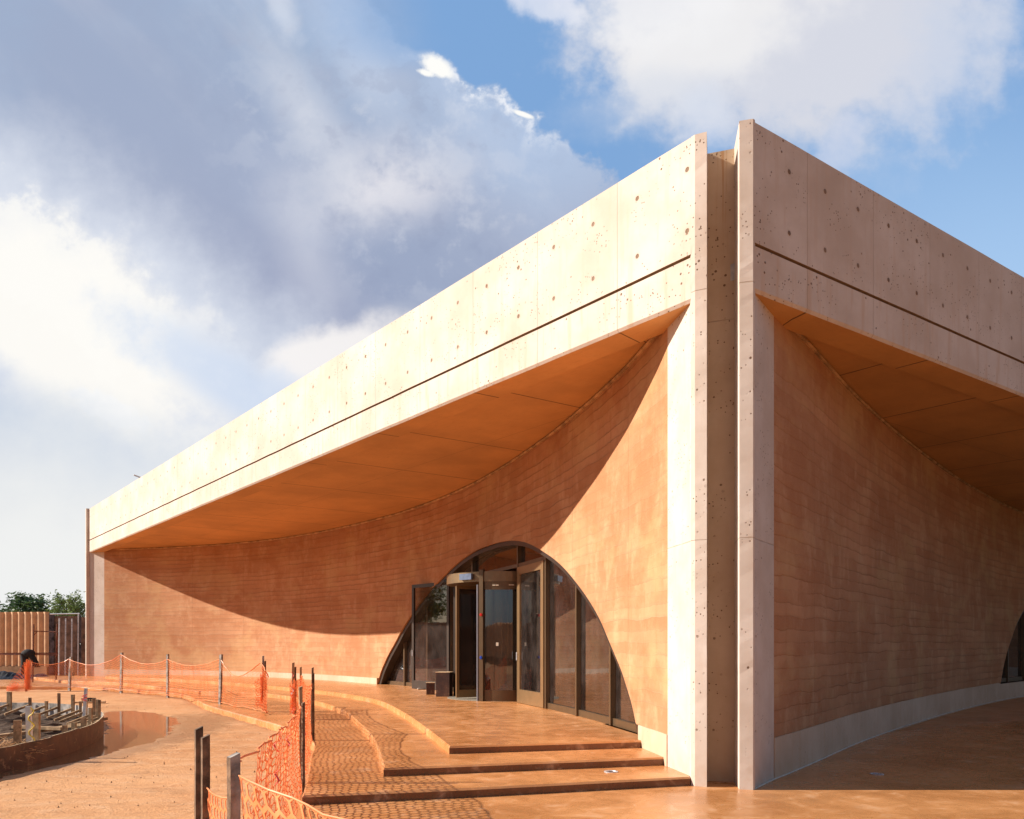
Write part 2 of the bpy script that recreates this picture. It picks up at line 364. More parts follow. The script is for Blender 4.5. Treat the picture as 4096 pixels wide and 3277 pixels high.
def plyfilm():
    m, nt, b = mat('film_faced_plywood'); t = nt.nodes.new('ShaderNodeTexCoord').outputs['Object']
    n = nz(nt, t, 3.0, 6, 0.65); n2_ = nz(nt, t, 9.0, 6, 0.7, 0.8); big = nz(nt, t, 0.8, 4)
    colr = mixc(nt, n.ss(0.35, 0.7), (0.05, 0.025, 0.02), (0.13, 0.06, 0.035))
    colr = mixc(nt, n2_.ss(0.56, 0.64) * big.ss(0.4, 0.6) * 0.6, colr, (0.36, 0.22, 0.13))
    nt.links.new(colr, b.inputs['Base Color']); b.inputs['Roughness'].default_value = 0.55
    return m
TZ = (7.15, 6.436)
M = {}
M['fasciaL'] = concrete('concrete_board_left', ties=(0.815, 0.93, TZ), joints=(1.64, 1.285))
M['fasciaR'] = concrete('concrete_board_right', ties=(0.72, 0.67, TZ), joints=(1.44, 1.027))
M['conc'] = concrete('concrete_pier', streak=0.3, zj=(2.83, 5.70))
M['recess'] = concrete('concrete_recess', streak=0.3, base=(0.56, 0.42, 0.285), stain=True, zj=(5.45,))
M['plinth'] = concrete('concrete_plinth', streak=0.6, base=(0.58, 0.445, 0.325), pits=0.4)
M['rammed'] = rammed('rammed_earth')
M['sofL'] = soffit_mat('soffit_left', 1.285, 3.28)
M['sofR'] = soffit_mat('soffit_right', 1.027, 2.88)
M['groove'] = simple('shaded_groove', (0.30, 0.20, 0.13), 0.9)  # groove faces coloured darker, the shade of the recess put into the colour
M['floor'] = floor_mat('polished_earth_floor')
M['riser'] = floor_mat('shaded_step_front', (0.20, 0.08, 0.03))  # darker copy of the floor for front risers, their shade put into colour
M['dirt'] = dirt_mat('orange_dirt', wet=(-7.0, 15.0, 1.6, 5.5))
M['soil'] = dirt_mat('dark_soil', base=(0.085, 0.05, 0.03))
M['bronze'] = simple('bronze_aluminium', (0.15, 0.095, 0.05), 0.38, 0.55, 0.05, 5, 0.5)
M['bronze_dk'] = simple('dark_bronze', (0.055, 0.038, 0.028), 0.4, 0.4, 0.05, 5, 0.5)
M['gold'] = simple('champagne_aluminium', (0.34, 0.215, 0.105), 0.35, 0.6, 0.04, 5, 0.5)
M['canopy'] = simple('canopy_bronze', (0.24, 0.155, 0.08), 0.35, 0.6, 0.04, 5, 0.5)
M['glass'] = glass_mat('tinted_glass')
M['glass_clear'] = glass_mat('clear_glass', (0.55, 0.50, 0.47), 0.07)
M['steel'] = simple('galvanised_steel', (0.62, 0.63, 0.66), 0.45, 0.5, 0.15, 20)
M['tube_grey'] = simple('grey_tube', (0.20, 0.20, 0.23), 0.4, 0.5, 0.05, 10)
M['black'] = simple('black_rubber', (0.015, 0.015, 0.016), 0.5, 0, 0.1, 20)
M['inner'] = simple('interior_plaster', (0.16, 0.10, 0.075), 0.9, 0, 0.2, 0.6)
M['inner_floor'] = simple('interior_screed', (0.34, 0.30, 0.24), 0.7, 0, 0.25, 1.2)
M['sealant'] = simple('pale_sealant', (0.62, 0.55, 0.46), 0.7)
M['bead'] = simple('orange_mortar', (0.50, 0.30, 0.15), 0.9, 0, 0.25, 3)
M['crumb'] = simple('earth_crumbs', (0.46, 0.26, 0.13), 0.95, 0, 0.4, 3)
M['roof'] = simple('roof_membrane', (0.45, 0.42, 0.38), 0.9)
M['red'] = simple('red_plastic', (0.6, 0.02, 0.01), 0.3)
M['blue'] = simple('blue_plastic', (0.02, 0.06, 0.4), 0.3)
M['sensor'] = simple('sensor_plastic', (0.12, 0.16, 0.25), 0.3)
M['paper'] = simple('paper', (0.75, 0.68, 0.55), 0.8)
M['wood'] = simple('weathered_timber', (0.40, 0.25, 0.135), 0.85, 0, 0.25, 9, 0.3, 0.4)
M['wood_grey'] = simple('grey_timber', (0.36, 0.31, 0.27), 0.85, 0, 0.3, 10, 0.3, 0.5)
M['wood_dark'] = simple('dark_plywood_edge', (0.19, 0.115, 0.07), 0.85, 0, 0.3, 14, 0.3, 0.5)
M['ply_film'] = plyfilm()
M['ply_back'] = simple('cement_splashed_board', (0.34, 0.30, 0.27), 0.85, 0, 0.35, 4, 0.3, 0.3)
M['ply_edge'] = simple('plywood_edge', (0.62, 0.45, 0.27), 0.8, 0, 0.2, 12)
M['white'] = simple('white_painted_wood', (0.75, 0.73, 0.70), 0.6, 0, 0.12, 10)
M['yellow'] = simple('yellow_cord', (0.75, 0.52, 0.03), 0.6)
M['pink'] = simple('red_ribbon', (0.85, 0.10, 0.08), 0.5)
M['sheet'] = simple('painted_steel_sheet', (0.66, 0.40, 0.22), 0.6, 0, 0.08, 3)
M['sheet_brown'] = simple('brown_steel_sheet', (0.26, 0.16, 0.11), 0.7, 0, 0.25, 3)
M['sheet_dark'] = simple('stained_board', (0.10, 0.08, 0.085), 0.7, 0, 0.45, 4)
M['wallbase'] = simple('fence_footing', (0.36, 0.22, 0.12), 0.9, 0, 0.2, 2)
M['rust'] = simple('rusty_red_tube', (0.17, 0.05, 0.025), 0.75, 0, 0.3, 12)
M['cloth'] = simple('black_cloth', (0.018, 0.015, 0.018), 0.85, 0, 0.3, 8)
M['film'] = simple('black_plastic_sheet', (0.02, 0.02, 0.024), 0.35, 0, 0.3, 8)
M['straw'] = simple('straw', (0.60, 0.34, 0.16), 0.9, 0, 0.35, 30)
M['bark'] = simple('bark', (0.10, 0.075, 0.055), 0.9)
def net_mat():
    m, nt, b = mat('orange_mesh_plastic'); t = nt.nodes.new('ShaderNodeTexCoord').outputs['Object']
    nt.links.new(mixc(nt, nz(nt, t, 3, 3).ss(0.3, 0.7), (0.90, 0.27, 0.08), (1.0, 0.46, 0.20)), b.inputs['Base Color'])
    b.inputs['Roughness'].default_value = 0.35; b.inputs['Specular IOR Level'].default_value = 0.6
    tl = nt.nodes.new('ShaderNodeBsdfTranslucent'); tl.inputs[0].default_value = (1.0, 0.38, 0.10, 1)
    mx = nt.nodes.new('ShaderNodeMixShader'); mx.inputs[0].default_value = 0.3
    nt.links.new(b.outputs[0], mx.inputs[1]); nt.links.new(tl.outputs[0], mx.inputs[2])
    nt.links.new(mx.outputs[0], nt.nodes['Material Output'].inputs[0]); return m
M['net'] = net_mat()
def leaf_mat(name, a, b2):
    m, nt, b = mat(name); oi = nt.nodes.new('ShaderNodeNewGeometry')
    r = Nd(nt, oi.outputs['Random Per Island'])
    nt.links.new(mixc(nt, r, a, b2), b.inputs['Base Color']); b.inputs['Roughness'].default_value = 0.6
    tl = nt.nodes.new('ShaderNodeBsdfTranslucent'); nt.links.new(mixc(nt, r, a, b2), tl.inputs[0])
    mx = nt.nodes.new('ShaderNodeMixShader'); mx.inputs[0].default_value = 0.3
    nt.links.new(b.outputs[0], mx.inputs[1]); nt.links.new(tl.outputs[0], mx.inputs[2])
    nt.links.new(mx.outputs[0], nt.nodes['Material Output'].inputs[0]); return m
M['leafA'] = leaf_mat('dark_foliage', (0.035, 0.075, 0.03), (0.09, 0.16, 0.05))
M['leafB'] = leaf_mat('light_foliage', (0.06, 0.11, 0.03), (0.17, 0.24, 0.06))

# ------------------------------------------------------------------ mesh helpers
org = {}
def wpos(o): return org[o.name] if o else Vector((0, 0, 0))
class MB:
    def __init__(s): s.v = []; s.f = []; s.uv = []; s.mi = []
    def face(s, idx, uv=None, mi=0): s.f.append(tuple(idx)); s.uv.append(uv); s.mi.append(mi)
    def add(s, vs, fs, uvs=None, mi=0):
        b = len(s.v); s.v += [Vector(p) for p in vs]
        for i, f in enumerate(fs): s.face([b + k for k in f], uvs[i] if uvs else None, mi)
        return s
    def box(s, c, size, rz=0.0, rx=0.0, ry=0.0, mi=0):
        from mathutils import Euler
        m = Euler((rx, ry, rz)).to_matrix(); c = Vector(c); h = Vector(size) / 2
        P = [c + m @ Vector((x * h.x, y * h.y, z * h.z)) for z in (-1, 1) for y in (-1, 1) for x in (-1, 1)]
        return s.add(P, [(0, 2, 3, 1), (4, 5, 7, 6), (0, 1, 5, 4), (2, 6, 7, 3), (0, 4, 6, 2), (1, 3, 7, 5)], mi=mi)
    def bar(s, a, b, w_, d_, up=(0, 0, 1), mi=0):
        a = Vector(a); b = Vector(b); t = (b - a).normalized(); up = Vector(up)
        if abs(t.dot(up)) > 0.95: up = Vector((0, 1, 0))
        x = t.cross(up).normalized(); y = x.cross(t).normalized()
        P = [p + x * i * w_ / 2 + y * j * d_ / 2 for p in (a, b) for i, j in ((-1, -1), (1, -1), (1, 1), (-1, 1))]
        return s.add(P, [(3, 2, 1, 0), (4, 5, 6, 7), (0, 1, 5, 4), (1, 2, 6, 5), (2, 3, 7, 6), (3, 0, 4, 7)], mi=mi)
    def tube(s, pts, r, n=8, mi=0):
        pts = [Vector(p) for p in pts]; rs = r if isinstance(r, (list, tuple)) else [r] * len(pts)
        b = len(s.v); prev = None
        for i, p in enumerate(pts):
            t = (pts[min(i + 1, len(pts) - 1)] - pts[max(i - 1, 0)]).normalized()
            ref = Vector((0, 0, 1)) if abs(t.z) < 0.9 else Vector((1, 0, 0))
            x = t.cross(ref).normalized()
            if prev is not None and x.dot(prev) < 0: x = -x
            prev = x; y = t.cross(x).normalized()
            for k in range(n):
                a = 2 * math.pi * k / n; s.v.append(p + (x * math.cos(a) + y * math.sin(a)) * rs[i])
        for i in range(len(pts) - 1):
            for k in range(n):
                s.face((b + i * n + k, b + i * n + (k + 1) % n, b + (i + 1) * n + (k + 1) % n, b + (i + 1) * n + k), mi=mi)
        s.face([b + k for k in range(n)][::-1], mi=mi); s.face([b + (len(pts) - 1) * n + k for k in range(n)], mi=mi)
        return s
    def prism(s, poly, z0, z1, mi=0, uvalong=True):
        """vertical prism over a plan polygon; side faces get metre UVs (u along the wall, v height)"""
        b = len(s.v); n = len(poly)
        for z in (z0, z1):
            for p in poly: s.v.append(Vector((p[0], p[1], z)))
        u = 0
        for i in range(n):
            j = (i + 1) % n; l = math.dist(poly[i][:2], poly[j][:2])
            s.face((b + i, b + j, b + n + j, b + n + i), [(u, z0), (u + l, z0), (u + l, z1), (u, z1)], mi); u += l
        s.face([b + i for i in range(n)][::-1], [(p[0], p[1]) for p in poly][::-1], mi)
        s.face([b + n + i for i in range(n)], [(p[0], p[1]) for p in poly], mi)
        return s
    def cyl(s, c, r, z0, z1, n=24, mi=0):
        return s.prism([(c[0] + r * math.cos(2 * math.pi * k / n), c[1] + r * math.sin(2 * math.pi * k / n)) for k in range(n)], z0, z1, mi)
    def build(s, name, m, parent=None, smooth=False, loc=None):
        me = bpy.data.meshes.new(name); o = bpy.data.objects.new(name, me)
        base = wpos(parent) if parent else (Vector(loc) if loc is not None else Vector((0, 0, 0)))
        me.from_pydata([tuple(v - base) for v in s.v], [], s.f)
        for mm in (m if isinstance(m, (list, tuple)) else [m]): me.materials.append(mm)
        ul = me.uv_layers.new(name='UVMap')
        li = 0
        for fi, f in enumerate(s.f):
            u = s.uv[fi]; n = len(f)
            for k in range(n):
                if u: ul.data[li].uv = u[k]
                else:
                    p = s.v[f[k]]; ul.data[li].uv = (p.x * 0.8 + p.y * 0.6, p.z)
                li += 1
        if smooth: me.polygons.foreach_set('use_smooth', [True] * len(s.f))
        if any(s.mi): me.polygons.foreach_set('material_index', s.mi)
        me.validate(); me.update()
        col.objects.link(o); o.parent = parent
        if not parent: o.location = base
        org[o.name] = base
        return o
def tag(o, label=None, cat=None, group=None, kind=None):
    if label: o['label'] = label
    if cat: o['category'] = cat
    if group: o['group'] = group
    if kind: o['kind'] = kind
    return o
def empty(name, loc, label=None, cat=None, group=None):
    o = bpy.data.objects.new(name, None); col.objects.link(o); o.location = loc; o.empty_display_size = 0.2
    org[o.name] = Vector(loc); return tag(o, label, cat, group)
def gp(x, y, z=0.0):
    """plan position of a point of known height z seen at photo pixel x, y"""
    Y = (1.65 - z) * F / (y - CY); return ((x - CX) / F * Y, Y)
def smooth_path(pts, n=8):
    out = []; P = [np.array(p, float) for p in pts]
    for i in range(len(P) - 1):
        p0 = P[i - 1] if i else 2 * P[0] - P[1]; p1, p2 = P[i], P[i + 1]; p3 = P[i + 2] if i + 2 < len(P) else 2 * P[-1] - P[-2]
        for k in range(n):
            t = k / n
            out.append(tuple(0.5 * ((2 * p1) + (-p0 + p2) * t + (2 * p0 - 5 * p1 + 4 * p2 - p3) * t * t + (-p0 + 3 * p1 - 3 * p2 + p3) * t ** 3)))
    out.append(tuple(P[-1])); return out

# ------------------------------------------------------------------ building geometry
A = np.array([2.106, 9.93]); dL = np.array([-.5956, .8033]); nL = np.array([.8033, .5956])
B = np.array([2.703, 9.67]); dR = np.array([.799, .6013]); nR = np.array([-.6013, .799])
A2 = (2.229, 9.87); R1 = (2.335, 10.30); R2 = (2.64, 10.24); B1 = (2.56, 9.71)
HT, SOF, LIP = 7.497, 5.72, 5.60
LL, LR = 34.55, 43.0
SL = [(.80, .40), (1.33, .70), (2.35, 1.24), (3.08, 1.59), (3.91, 1.97), (4.75, 2.33), (5.74, 2.75), (6.75, 3.14), (9, 3.93), (11.35, 4.62), (13.8, 5.15), (16.5, 5.53), (18.35, 5.62), (20.27, 5.63), (22.87, 5.48), (25.3, 5.10), (27.5, 4.45), (29.4, 3.6), (31.1, 2.6), (32.7, 1.45), (33.93, .48)]
SR = [(.83, .33), (2.49, .9), (4.49, 1.62), (6.19, 2.18), (8.5, 2.88), (11.8, 3.8), (15, 4.6), (18.8, 5.42), (21.9, 5.85), (26, 6.1), (30, 5.7), (34, 4.6), (38, 2.9), (42.2, .4)]
def curve(T, n=10):
    p = smooth_path(T, n); return np.array(p)
CL, CR = curve(SL), curve(SR)
class Wall:
    def __init__(s, P, d, n, c):
        s.P, s.d, s.n = P, d, n
        s.s, s.o = c[:, 0], c[:, 1]
        s.pt = P + s.s[:, None] * d + s.o[:, None] * n
        s.u = np.concatenate([[0], np.cumsum(np.hypot(*np.diff(s.pt, axis=0).T))])
    def at(s, u, off=0.0):
        x = np.interp(u, s.u, s.pt[:, 0]); y = np.interp(u, s.u, s.pt[:, 1])
        e = 0.35
        tx = np.interp(u + e, s.u, s.pt[:, 0]) - np.interp(u - e, s.u, s.pt[:, 0]); ty = np.interp(u + e, s.u, s.pt[:, 1]) - np.interp(u - e, s.u, s.pt[:, 1])
        l = math.hypot(tx, ty); n = np.array([-ty, tx]) / l
        if n @ s.n < 0: n = -n
        return (x + n[0] * off, y + n[1] * off)
    def us(s, sv): return float(np.interp(sv, s.s, s.u))
WL, WR = Wall(A, dL, nL, CL), Wall(B, dR, nR, CR)
ARCH = [(-8.3, 0.0), (-8.22, .12), (-8.0, .45), (-7.75, .72), (-7.5, .97), (-7.0, 1.38), (-6.5, 1.78), (-5.7, 2.26), (-4.65, 2.76), (-3.6, 3.14), (-2.5, 3.46), (-1.3, 3.65), (0, 3.70)]
AT = np.array([(x, z) for x, z in ARCH] + [(-x, z) for x, z in ARCH[-2::-1]])
_ap = np.array(smooth_path([tuple(p) for p in AT], 6))
def arch_z(sv, s0, zb): return zb + np.interp(sv - s0, _ap[:, 0], _ap[:, 1], left=-9, right=-9)

museum = empty('museum', (2.4, 9.8, 0), 'long low pale concrete museum with curved rammed earth walls under a deep overhanging roof', 'building')
def pl(P, d, n, s_, o): q = P + s_ * d + o * n; return (float(q[0]), float(q[1]))

def fascia(name, P, d, n, s0, s1, m):
    prof = [(0, HT), (0, 6.148), (.045, 6.145), (.045, 6.112), (0, 6.108), (0, 5.635), (.03, LIP), (.5, LIP), (.5, 5.9), (.32, 5.9), (.32, HT)]
    mb = MB(); N = int((s1 - s0) / 0.4); rnd = random.Random(3)
    ss = np.linspace(s0, s1, N + 1); k = len(prof)
    for i, sv in enumerate(ss):
        for j, (o, z) in enumerate(prof):
            jit = 0.0
            if j in (0, 10): jit = 0.006 * noise.noise(Vector((sv * 0.7, j, 3)))
            if j in (1, 2, 3, 4): jit = 0.006 * noise.noise(Vector((sv * 1.3, 5, 3)))
            if j in (5, 6): jit = 0.005 * noise.noise(Vector((sv * 1.1, 9, 3)))
            sk = o * .9 * max(0.0, 1 - (sv - s0) / 1.6)      # the slab ends are mitred so they stay behind the corner recess
            q = P + (sv + sk) * d + o * n; mb.v.append(Vector((q[0], q[1], z + jit)))
    for i in range(N):
        for j in range(k):
            j2 = (j + 1) % k; a, b, c_, e = i * k + j, (i + 1) * k + j, (i + 1) * k + j2, i * k + j2
            va, vb = prof[j], prof[j2]
            v0 = va[1] - (va[0] if j >= 5 else 0); v1 = vb[1] - (vb[0] if j >= 5 else 0)
            mb.face((a, b, c_, e), [(ss[i], v0), (ss[i + 1], v0), (ss[i + 1], v1), (ss[i], v1)], 1 if j in (6, 7, 8) else (2 if j in (1, 2, 3) else 0))  # beam underside takes the soffit orange, bounced light put into its colour
    mb.face(range(k)); mb.face([N * k + j for j in range(k)][::-1])
    return mb.build(name, m, museum)
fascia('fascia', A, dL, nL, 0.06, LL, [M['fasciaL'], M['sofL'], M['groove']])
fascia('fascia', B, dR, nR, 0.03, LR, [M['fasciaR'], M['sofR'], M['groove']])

# fins, recess, piers
def chipped(poly, z0, z1, nm, m, seed):
    """vertical pier with slightly chipped, uneven arrises"""
    mb = MB(); N = 90; n = len(poly); zs = np.linspace(z0, z1, N + 1); rnd = random.Random(seed)
    cx = sum(p[0] for p in poly) / n; cy = sum(p[1] for p in poly) / n
    us = [0]
    for i in range(n): us.append(us[-1] + math.dist(poly[i], poly[(i + 1) % n]))
    for z in zs:
        for i, p in enumerate(poly):
            k = max(0, noise.noise(Vector((z * 9, i * 7 + seed, 0)))) * 0.007 + max(0, noise.noise(Vector((z * 2.1, i * 5 + seed, 4))) - .3) * 0.015
            dx_, dy_ = cx - p[0], cy - p[1]; l = math.hypot(dx_, dy_); mb.v.append(Vector((p[0] + dx_ / l * k, p[1] + dy_ / l * k, z)))
    for i in range(N):
        for j in range(n):
            j2 = (j + 1) % n
            mb.face((i * n + j, i * n + j2, (i + 1) * n + j2, (i + 1) * n + j), [(us[j], zs[i]), (us[j + 1], zs[i]), (us[j + 1], zs[i + 1]), (us[j], zs[i + 1])])
    mb.face(range(n)[::-1]); mb.face([N * n + j for j in range(n)])
    return mb.build(nm, m, museum)
a0 = pl(A, dL, nL, .06, 0)
chipped([a0, tuple(A), A2, R1, (2.40, 10.6), (2.1, 10.5)], -.05, HT + .005, 'corner_fin', M['conc'], 1)
b0 = pl(B, dR, nR, .03, 0)
chipped([tuple(B), b0, (2.95, 10.3), (2.74, 10.6), R2, B1], -.05, HT + .03, 'corner_fin', M['conc'], 2)
mb = MB(); mb.v += [Vector((R1[0] - .02, R1[1] + .003, -.05)), Vector((R2[0] + .02, R2[1] + .003, -.05)), Vector((R2[0] + .02, R2[1] + .003, 7.525)), Vector((R1[0] - .02, R1[1] + .003, 7.49)),
                    Vector((R1[0] - .02, R1[1] + .3, -.05)), Vector((R2[0] + .02, R2[1] + .3, -.05)), Vector((R2[0] + .02, R2[1] + .3, 7.525)), Vector((R1[0] - .02, R1[1] + .3, 7.49))]
mb.face((0, 1, 2, 3), [(0, 0), (.33, 0), (.33, 7.44), (0, 7.44)])
for f in ((1, 5, 6, 2), (5, 4, 7, 6), (4, 0, 3, 7), (3, 2, 6, 7)): mb.face(f)
mb.build('corner_recess', M['recess'], museum)
def pier(P, d, n, s0, o0, s1, o1):
    sg = 1 if s1 > s0 else -1; a = pl(P, d, n, s0, o0); b = pl(P, d, n, s1, o1); c_ = pl(P, d, n, s1, o1 + .4); e = pl(P, d, n, s0 + sg * .38, o0 + .5)
    MB().prism([a, b, c_, e] if n[0] < 0 else [b, a, e, c_], -.05, SOF + .02).build('pier', M['conc'], museum)
pier(A, dL, nL, .09, .035, .80, .40)
pier(B, dR, nR, .05, .03, .83, .33)
pier(A, dL, nL, LL - .04, .03, 33.93, .48)
pier(B, dR, nR, LR - .04, .03, 42.2, .40)
for W_, P_, d_, n_, m0, zs_ in ((WR, B, dR, nR, [(.05, .03), (.83, .33)], .006),):
    pts = [pl(P_, d_, n_, a, b - .012) for a, b in m0] + [W_.at(W_.us(x), -.022) for x in np.arange(1.2, 24, .6)]
    MB().tube([(p[0], p[1], zs_) for p in pts], .011, 6).build('sealant_line', M['sealant'], museum)
# end fin beyond the far pier
MB().prism([pl(A, dL, nL, LL, -.12), pl(A, dL, nL, LL, .6), pl(A, dL, nL, LL + .14, .6), pl(A, dL, nL, LL + .14, -.12)], -.05, HT + .02).build('end_fin', M['conc'], museum)
MB().prism([pl(B, dR, nR, LR, .0), pl(B, dR, nR, LR, .6), pl(B, dR, nR, LR + .3, .6), pl(B, dR, nR, LR + .3, .0)], -.05, HT).build('end_fin', M['conc'], museum)

# soffits
def soffit(P, d, n, W, L_, m):
    mb = MB(); ss = np.linspace(.07, L_ - .05, 90)
    for sv in ss:
        o = np.interp(sv, W.s, W.o, left=W.o[0], right=W.o[-1]) + .45
        o = max(o, .9)
        for k in range(5):
            oo = .3 + (o - .3) * k / 4; q = P + (sv + oo * .9 * max(0.0, 1 - sv / 2.2)) * d + oo * n; mb.v.append(Vector((q[0], q[1], SOF)))
    for i in range(len(ss) - 1):
        for k in range(4):
            o = [.3 + (max(np.interp(ss[i + a], W.s, W.o) + .45, .9) - .3) * (k + b) / 4 for a, b in ((0, 0), (1, 0), (1, 1), (0, 1))]
            mb.face((i * 5 + k, (i + 1) * 5 + k, (i + 1) * 5 + k + 1, i * 5 + k + 1), [(ss[i], o[0]), (ss[i + 1], o[1]), (ss[i + 1], o[2]), (ss[i], o[3])])
    mb.build('soffit', m, museum)
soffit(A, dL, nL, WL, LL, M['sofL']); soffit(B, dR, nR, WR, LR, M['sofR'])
# roof deck over the whole plan and outer back walls
cA = pl(A, dL, nL, 0.3, .3); e1 = pl(A, dL, nL, LL, .3); e2 = (e1[0] + nL[0] * 42, e1[1] + nL[1] * 42); e3 = pl(B, dR, nR, LR, .3)
MB().prism([cA, (2.45, 10.4), pl(B, dR, nR, .3, .3), e3, (e3[0] - dR[0] * 0 + dL[0] * 34, e3[1] + dL[1] * 34), e1], 5.95, 6.15).build('roof', M['roof'], museum)

# curved rammed earth walls with the arched openings, plus plinths
TH = .42
def earth_wall(W, s0, zb):
    T = sorted(set([round(float(x), 4) for x in np.arange(W.s[0], W.s[-1], .22)] + [float(W.s[-1])] +
               [s0 + float(x) for x in _ap[:, 0]] + [s0 - 8.3 - 1e-3, s0 + 8.3 + 1e-3]))
    T = [t for t in T if W.s[0] <= t <= W.s[-1]]
    mb = MB(); pb = MB(); rows = 9
    def colm(sv, lo, hi, off, M_, n_):
        u = W.us(sv); q = W.at(u, off); b = len(M_.v)
        for k in range(n_ + 1): M_.v.append(Vector((q[0], q[1], lo + (hi - lo) * k / n_)))
        return b, u
    prev = None
    for sv in T:
        az = float(arch_z(sv, s0, zb)); lo = max(.5, az)
        b, u = colm(sv, lo, SOF + .06, 0, mb, rows); zz = [lo + (SOF + .06 - lo) * k / rows for k in range(rows + 1)]
        if prev:
            for k in range(rows):
                mb.face((prev[0] + k, b + k, b + k + 1, prev[0] + k + 1), [(prev[1], prev[2][k]), (u, zz[k]), (u, zz[k + 1]), (prev[1], prev[2][k + 1])])
        prev = (b, u, zz)
    # reveal of the opening
    prev = None
    for x, z in _ap:
        sv = s0 + x
        if sv < W.s[0] or sv > W.s[-1]: prev = None; continue
        u = W.us(sv); zz = zb + z
        q0 = W.at(u, 0); q1 = W.at(u, TH); b = len(mb.v); mb.v += [Vector((*q0, zz)), Vector((*q1, zz))]
        if prev is not None: mb.face((prev, b, b + 1, prev + 1))
        prev = b
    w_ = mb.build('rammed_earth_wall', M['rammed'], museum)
    # plinth, 12 mm proud, stopping at the opening
    segs = [(W.s[0], s0 - 8.3), (s0 + 8.3, W.s[-1])]
    if zb > .4: segs = [(W.s[0], W.s[-1])]
    for a, b_ in segs:
        pb = MB(); ts = np.arange(a, b_, .25).tolist() + [b_]; prev = None; ztop = .5
        for i, sv in enumerate(ts):
            u = W.us(sv); q0 = W.at(u, -.014); q1 = W.at(u, .05); b = len(pb.v)
            zt = ztop + .004 * noise.noise(Vector((sv * 3, 0, 0)))
            if zb > .4 and abs(sv - s0) < 8.32: zt = zb
            if zb > .4 and abs(sv - s0) >= 8.32: zt = .5 + .004 * noise.noise(Vector((sv * 3, 0, 0)))
            pb.v += [Vector((*q0, -.06)), Vector((*q0, zt)), Vector((*q1, zt)), Vector((*q1, -.06))]
            if prev is not None:
                for k in range(3):
                    pb.face((prev[0] + k, b + k, b + k + 1, prev[0] + k + 1), [(prev[1], (0, zt, zt + .06, 0)[k]), (u, (0, zt, zt + .06, 0)[k]), (u, (0, zt, zt + .06, 0)[k + 1]), (prev[1], (0, zt, zt + .06, 0)[k + 1])])
            else: pb.face((b, b + 1, b + 2, b + 3))
            prev = (b, u)
        pb.face((prev[0] + 3, prev[0] + 2, prev[0] + 1, prev[0]))
        pb.build('plinth', M['plinth'], museum)
for W_, e_ in ((WL, 33.7), (WR, 40)):        # mortar bead where wall and soffit meet
    pts = [W_.at(W_.us(x), -.012) for x in np.arange(.9, e_, .4)]
    MB().tube([(p[0], p[1], SOF - .034 + .003 * noise.noise(Vector((p[0] * 2, p[1], 0)))) for p in pts], .028, 6).build('mortar_bead', M['bead'], museum)
S0L, S0R = 10.22, 26.6
earth_wall(WL, S0L, .30); earth_wall(WR, S0R, .46)

# ------------------------------------------------------------------ arched glazing
def arch_window(W, s0, zb, mull, trans, parts):
    fr = MB()                                        # bronze lining round the arch (the part's own mesh)
    prev = None; G = .30
    for x, z in _ap:
        u = W.us(s0 + x); zz = zb + z; k = 0.012
        # lining ring: from 4 cm behind the face to the glass plane, 9 cm deep towards the centre
        sc = (x) / 8.3; inx = s0 + x * (1 - .0135); inz = zb + max(z - .085, 0.0) if abs(x) < 8.0 else zb + z
        u2 = W.us(inx if abs(x) > 0.1 else s0 + x)
        ring = [(u, .05, zz - .002), (u, G + .06, zz - .002), (u2, G + .06, max(zb, zb + z - .10)), (u2, .05, max(zb, zb + z - .10))]
        b = len(fr.v)
        for (uu, o, z_) in ring: q = W.at(uu, o); fr.v.append(Vector((*q, z_)))
        if prev is not None:
            for j in range(4): fr.face((prev + j, b + j, b + (j + 1) % 4, prev + (j + 1) % 4))
        prev = b
    win = fr.build('arched_window', M['bronze_dk'], museum)
    return win
def ah(sv, s0, zb): return float(arch_z(sv, s0, zb))
def sect(W, s0, zb, win, sa_, sb_, z0=None, ztr=None, gm='glass', rail=True):
    """one pane between two mullions, following the arch at its top"""
    G = .30; pane = MB(); T = np.linspace(sa_, sb_, 9); z0 = zb + .12 if z0 is None else z0
    pa, pb_ = W.at(W.us(sa_), G), W.at(W.us(sb_), G); b = None
    for t in T:
        f = (t - sa_) / (sb_ - sa_); x = pa[0] + (pb_[0] - pa[0]) * f; y = pa[1] + (pb_[1] - pa[1]) * f
        zt = ah(t, s0, zb) - .05
        if ztr: zt = min(zt, ztr)
        k = len(pane.v); pane.v += [Vector((x, y, z0)), Vector((x, y, max(zt, z0 + .01)))]
        if b is not None: pane.face((b, k, k + 1, b + 1))
        b = k
    if max(v.z for v in pane.v) > z0 + .05:
        pane.build('pane', M[gm], win)
    if rail:
        MB().bar((pa[0], pa[1], zb + .06), (pb_[0], pb_[1], zb + .06), .10, .12).build('sill_rail', M['bronze'], win)
def mullion(W, s0, zb, win, sv, z0=None, z1=None, wd=.06):
    q = W.at(W.us(sv), .29); t = W.at(W.us(sv) + .1, .29); rz = math.atan2(t[1] - q[1], t[0] - q[0])
    z1 = (ah(sv, s0, zb) - .03) if z1 is None else z1; z0 = zb if z0 is None else z0
    MB().box((q[0], q[1], (z0 + z1) / 2), (wd, .16, z1 - z0), rz).build('mullion', M['bronze'], win)

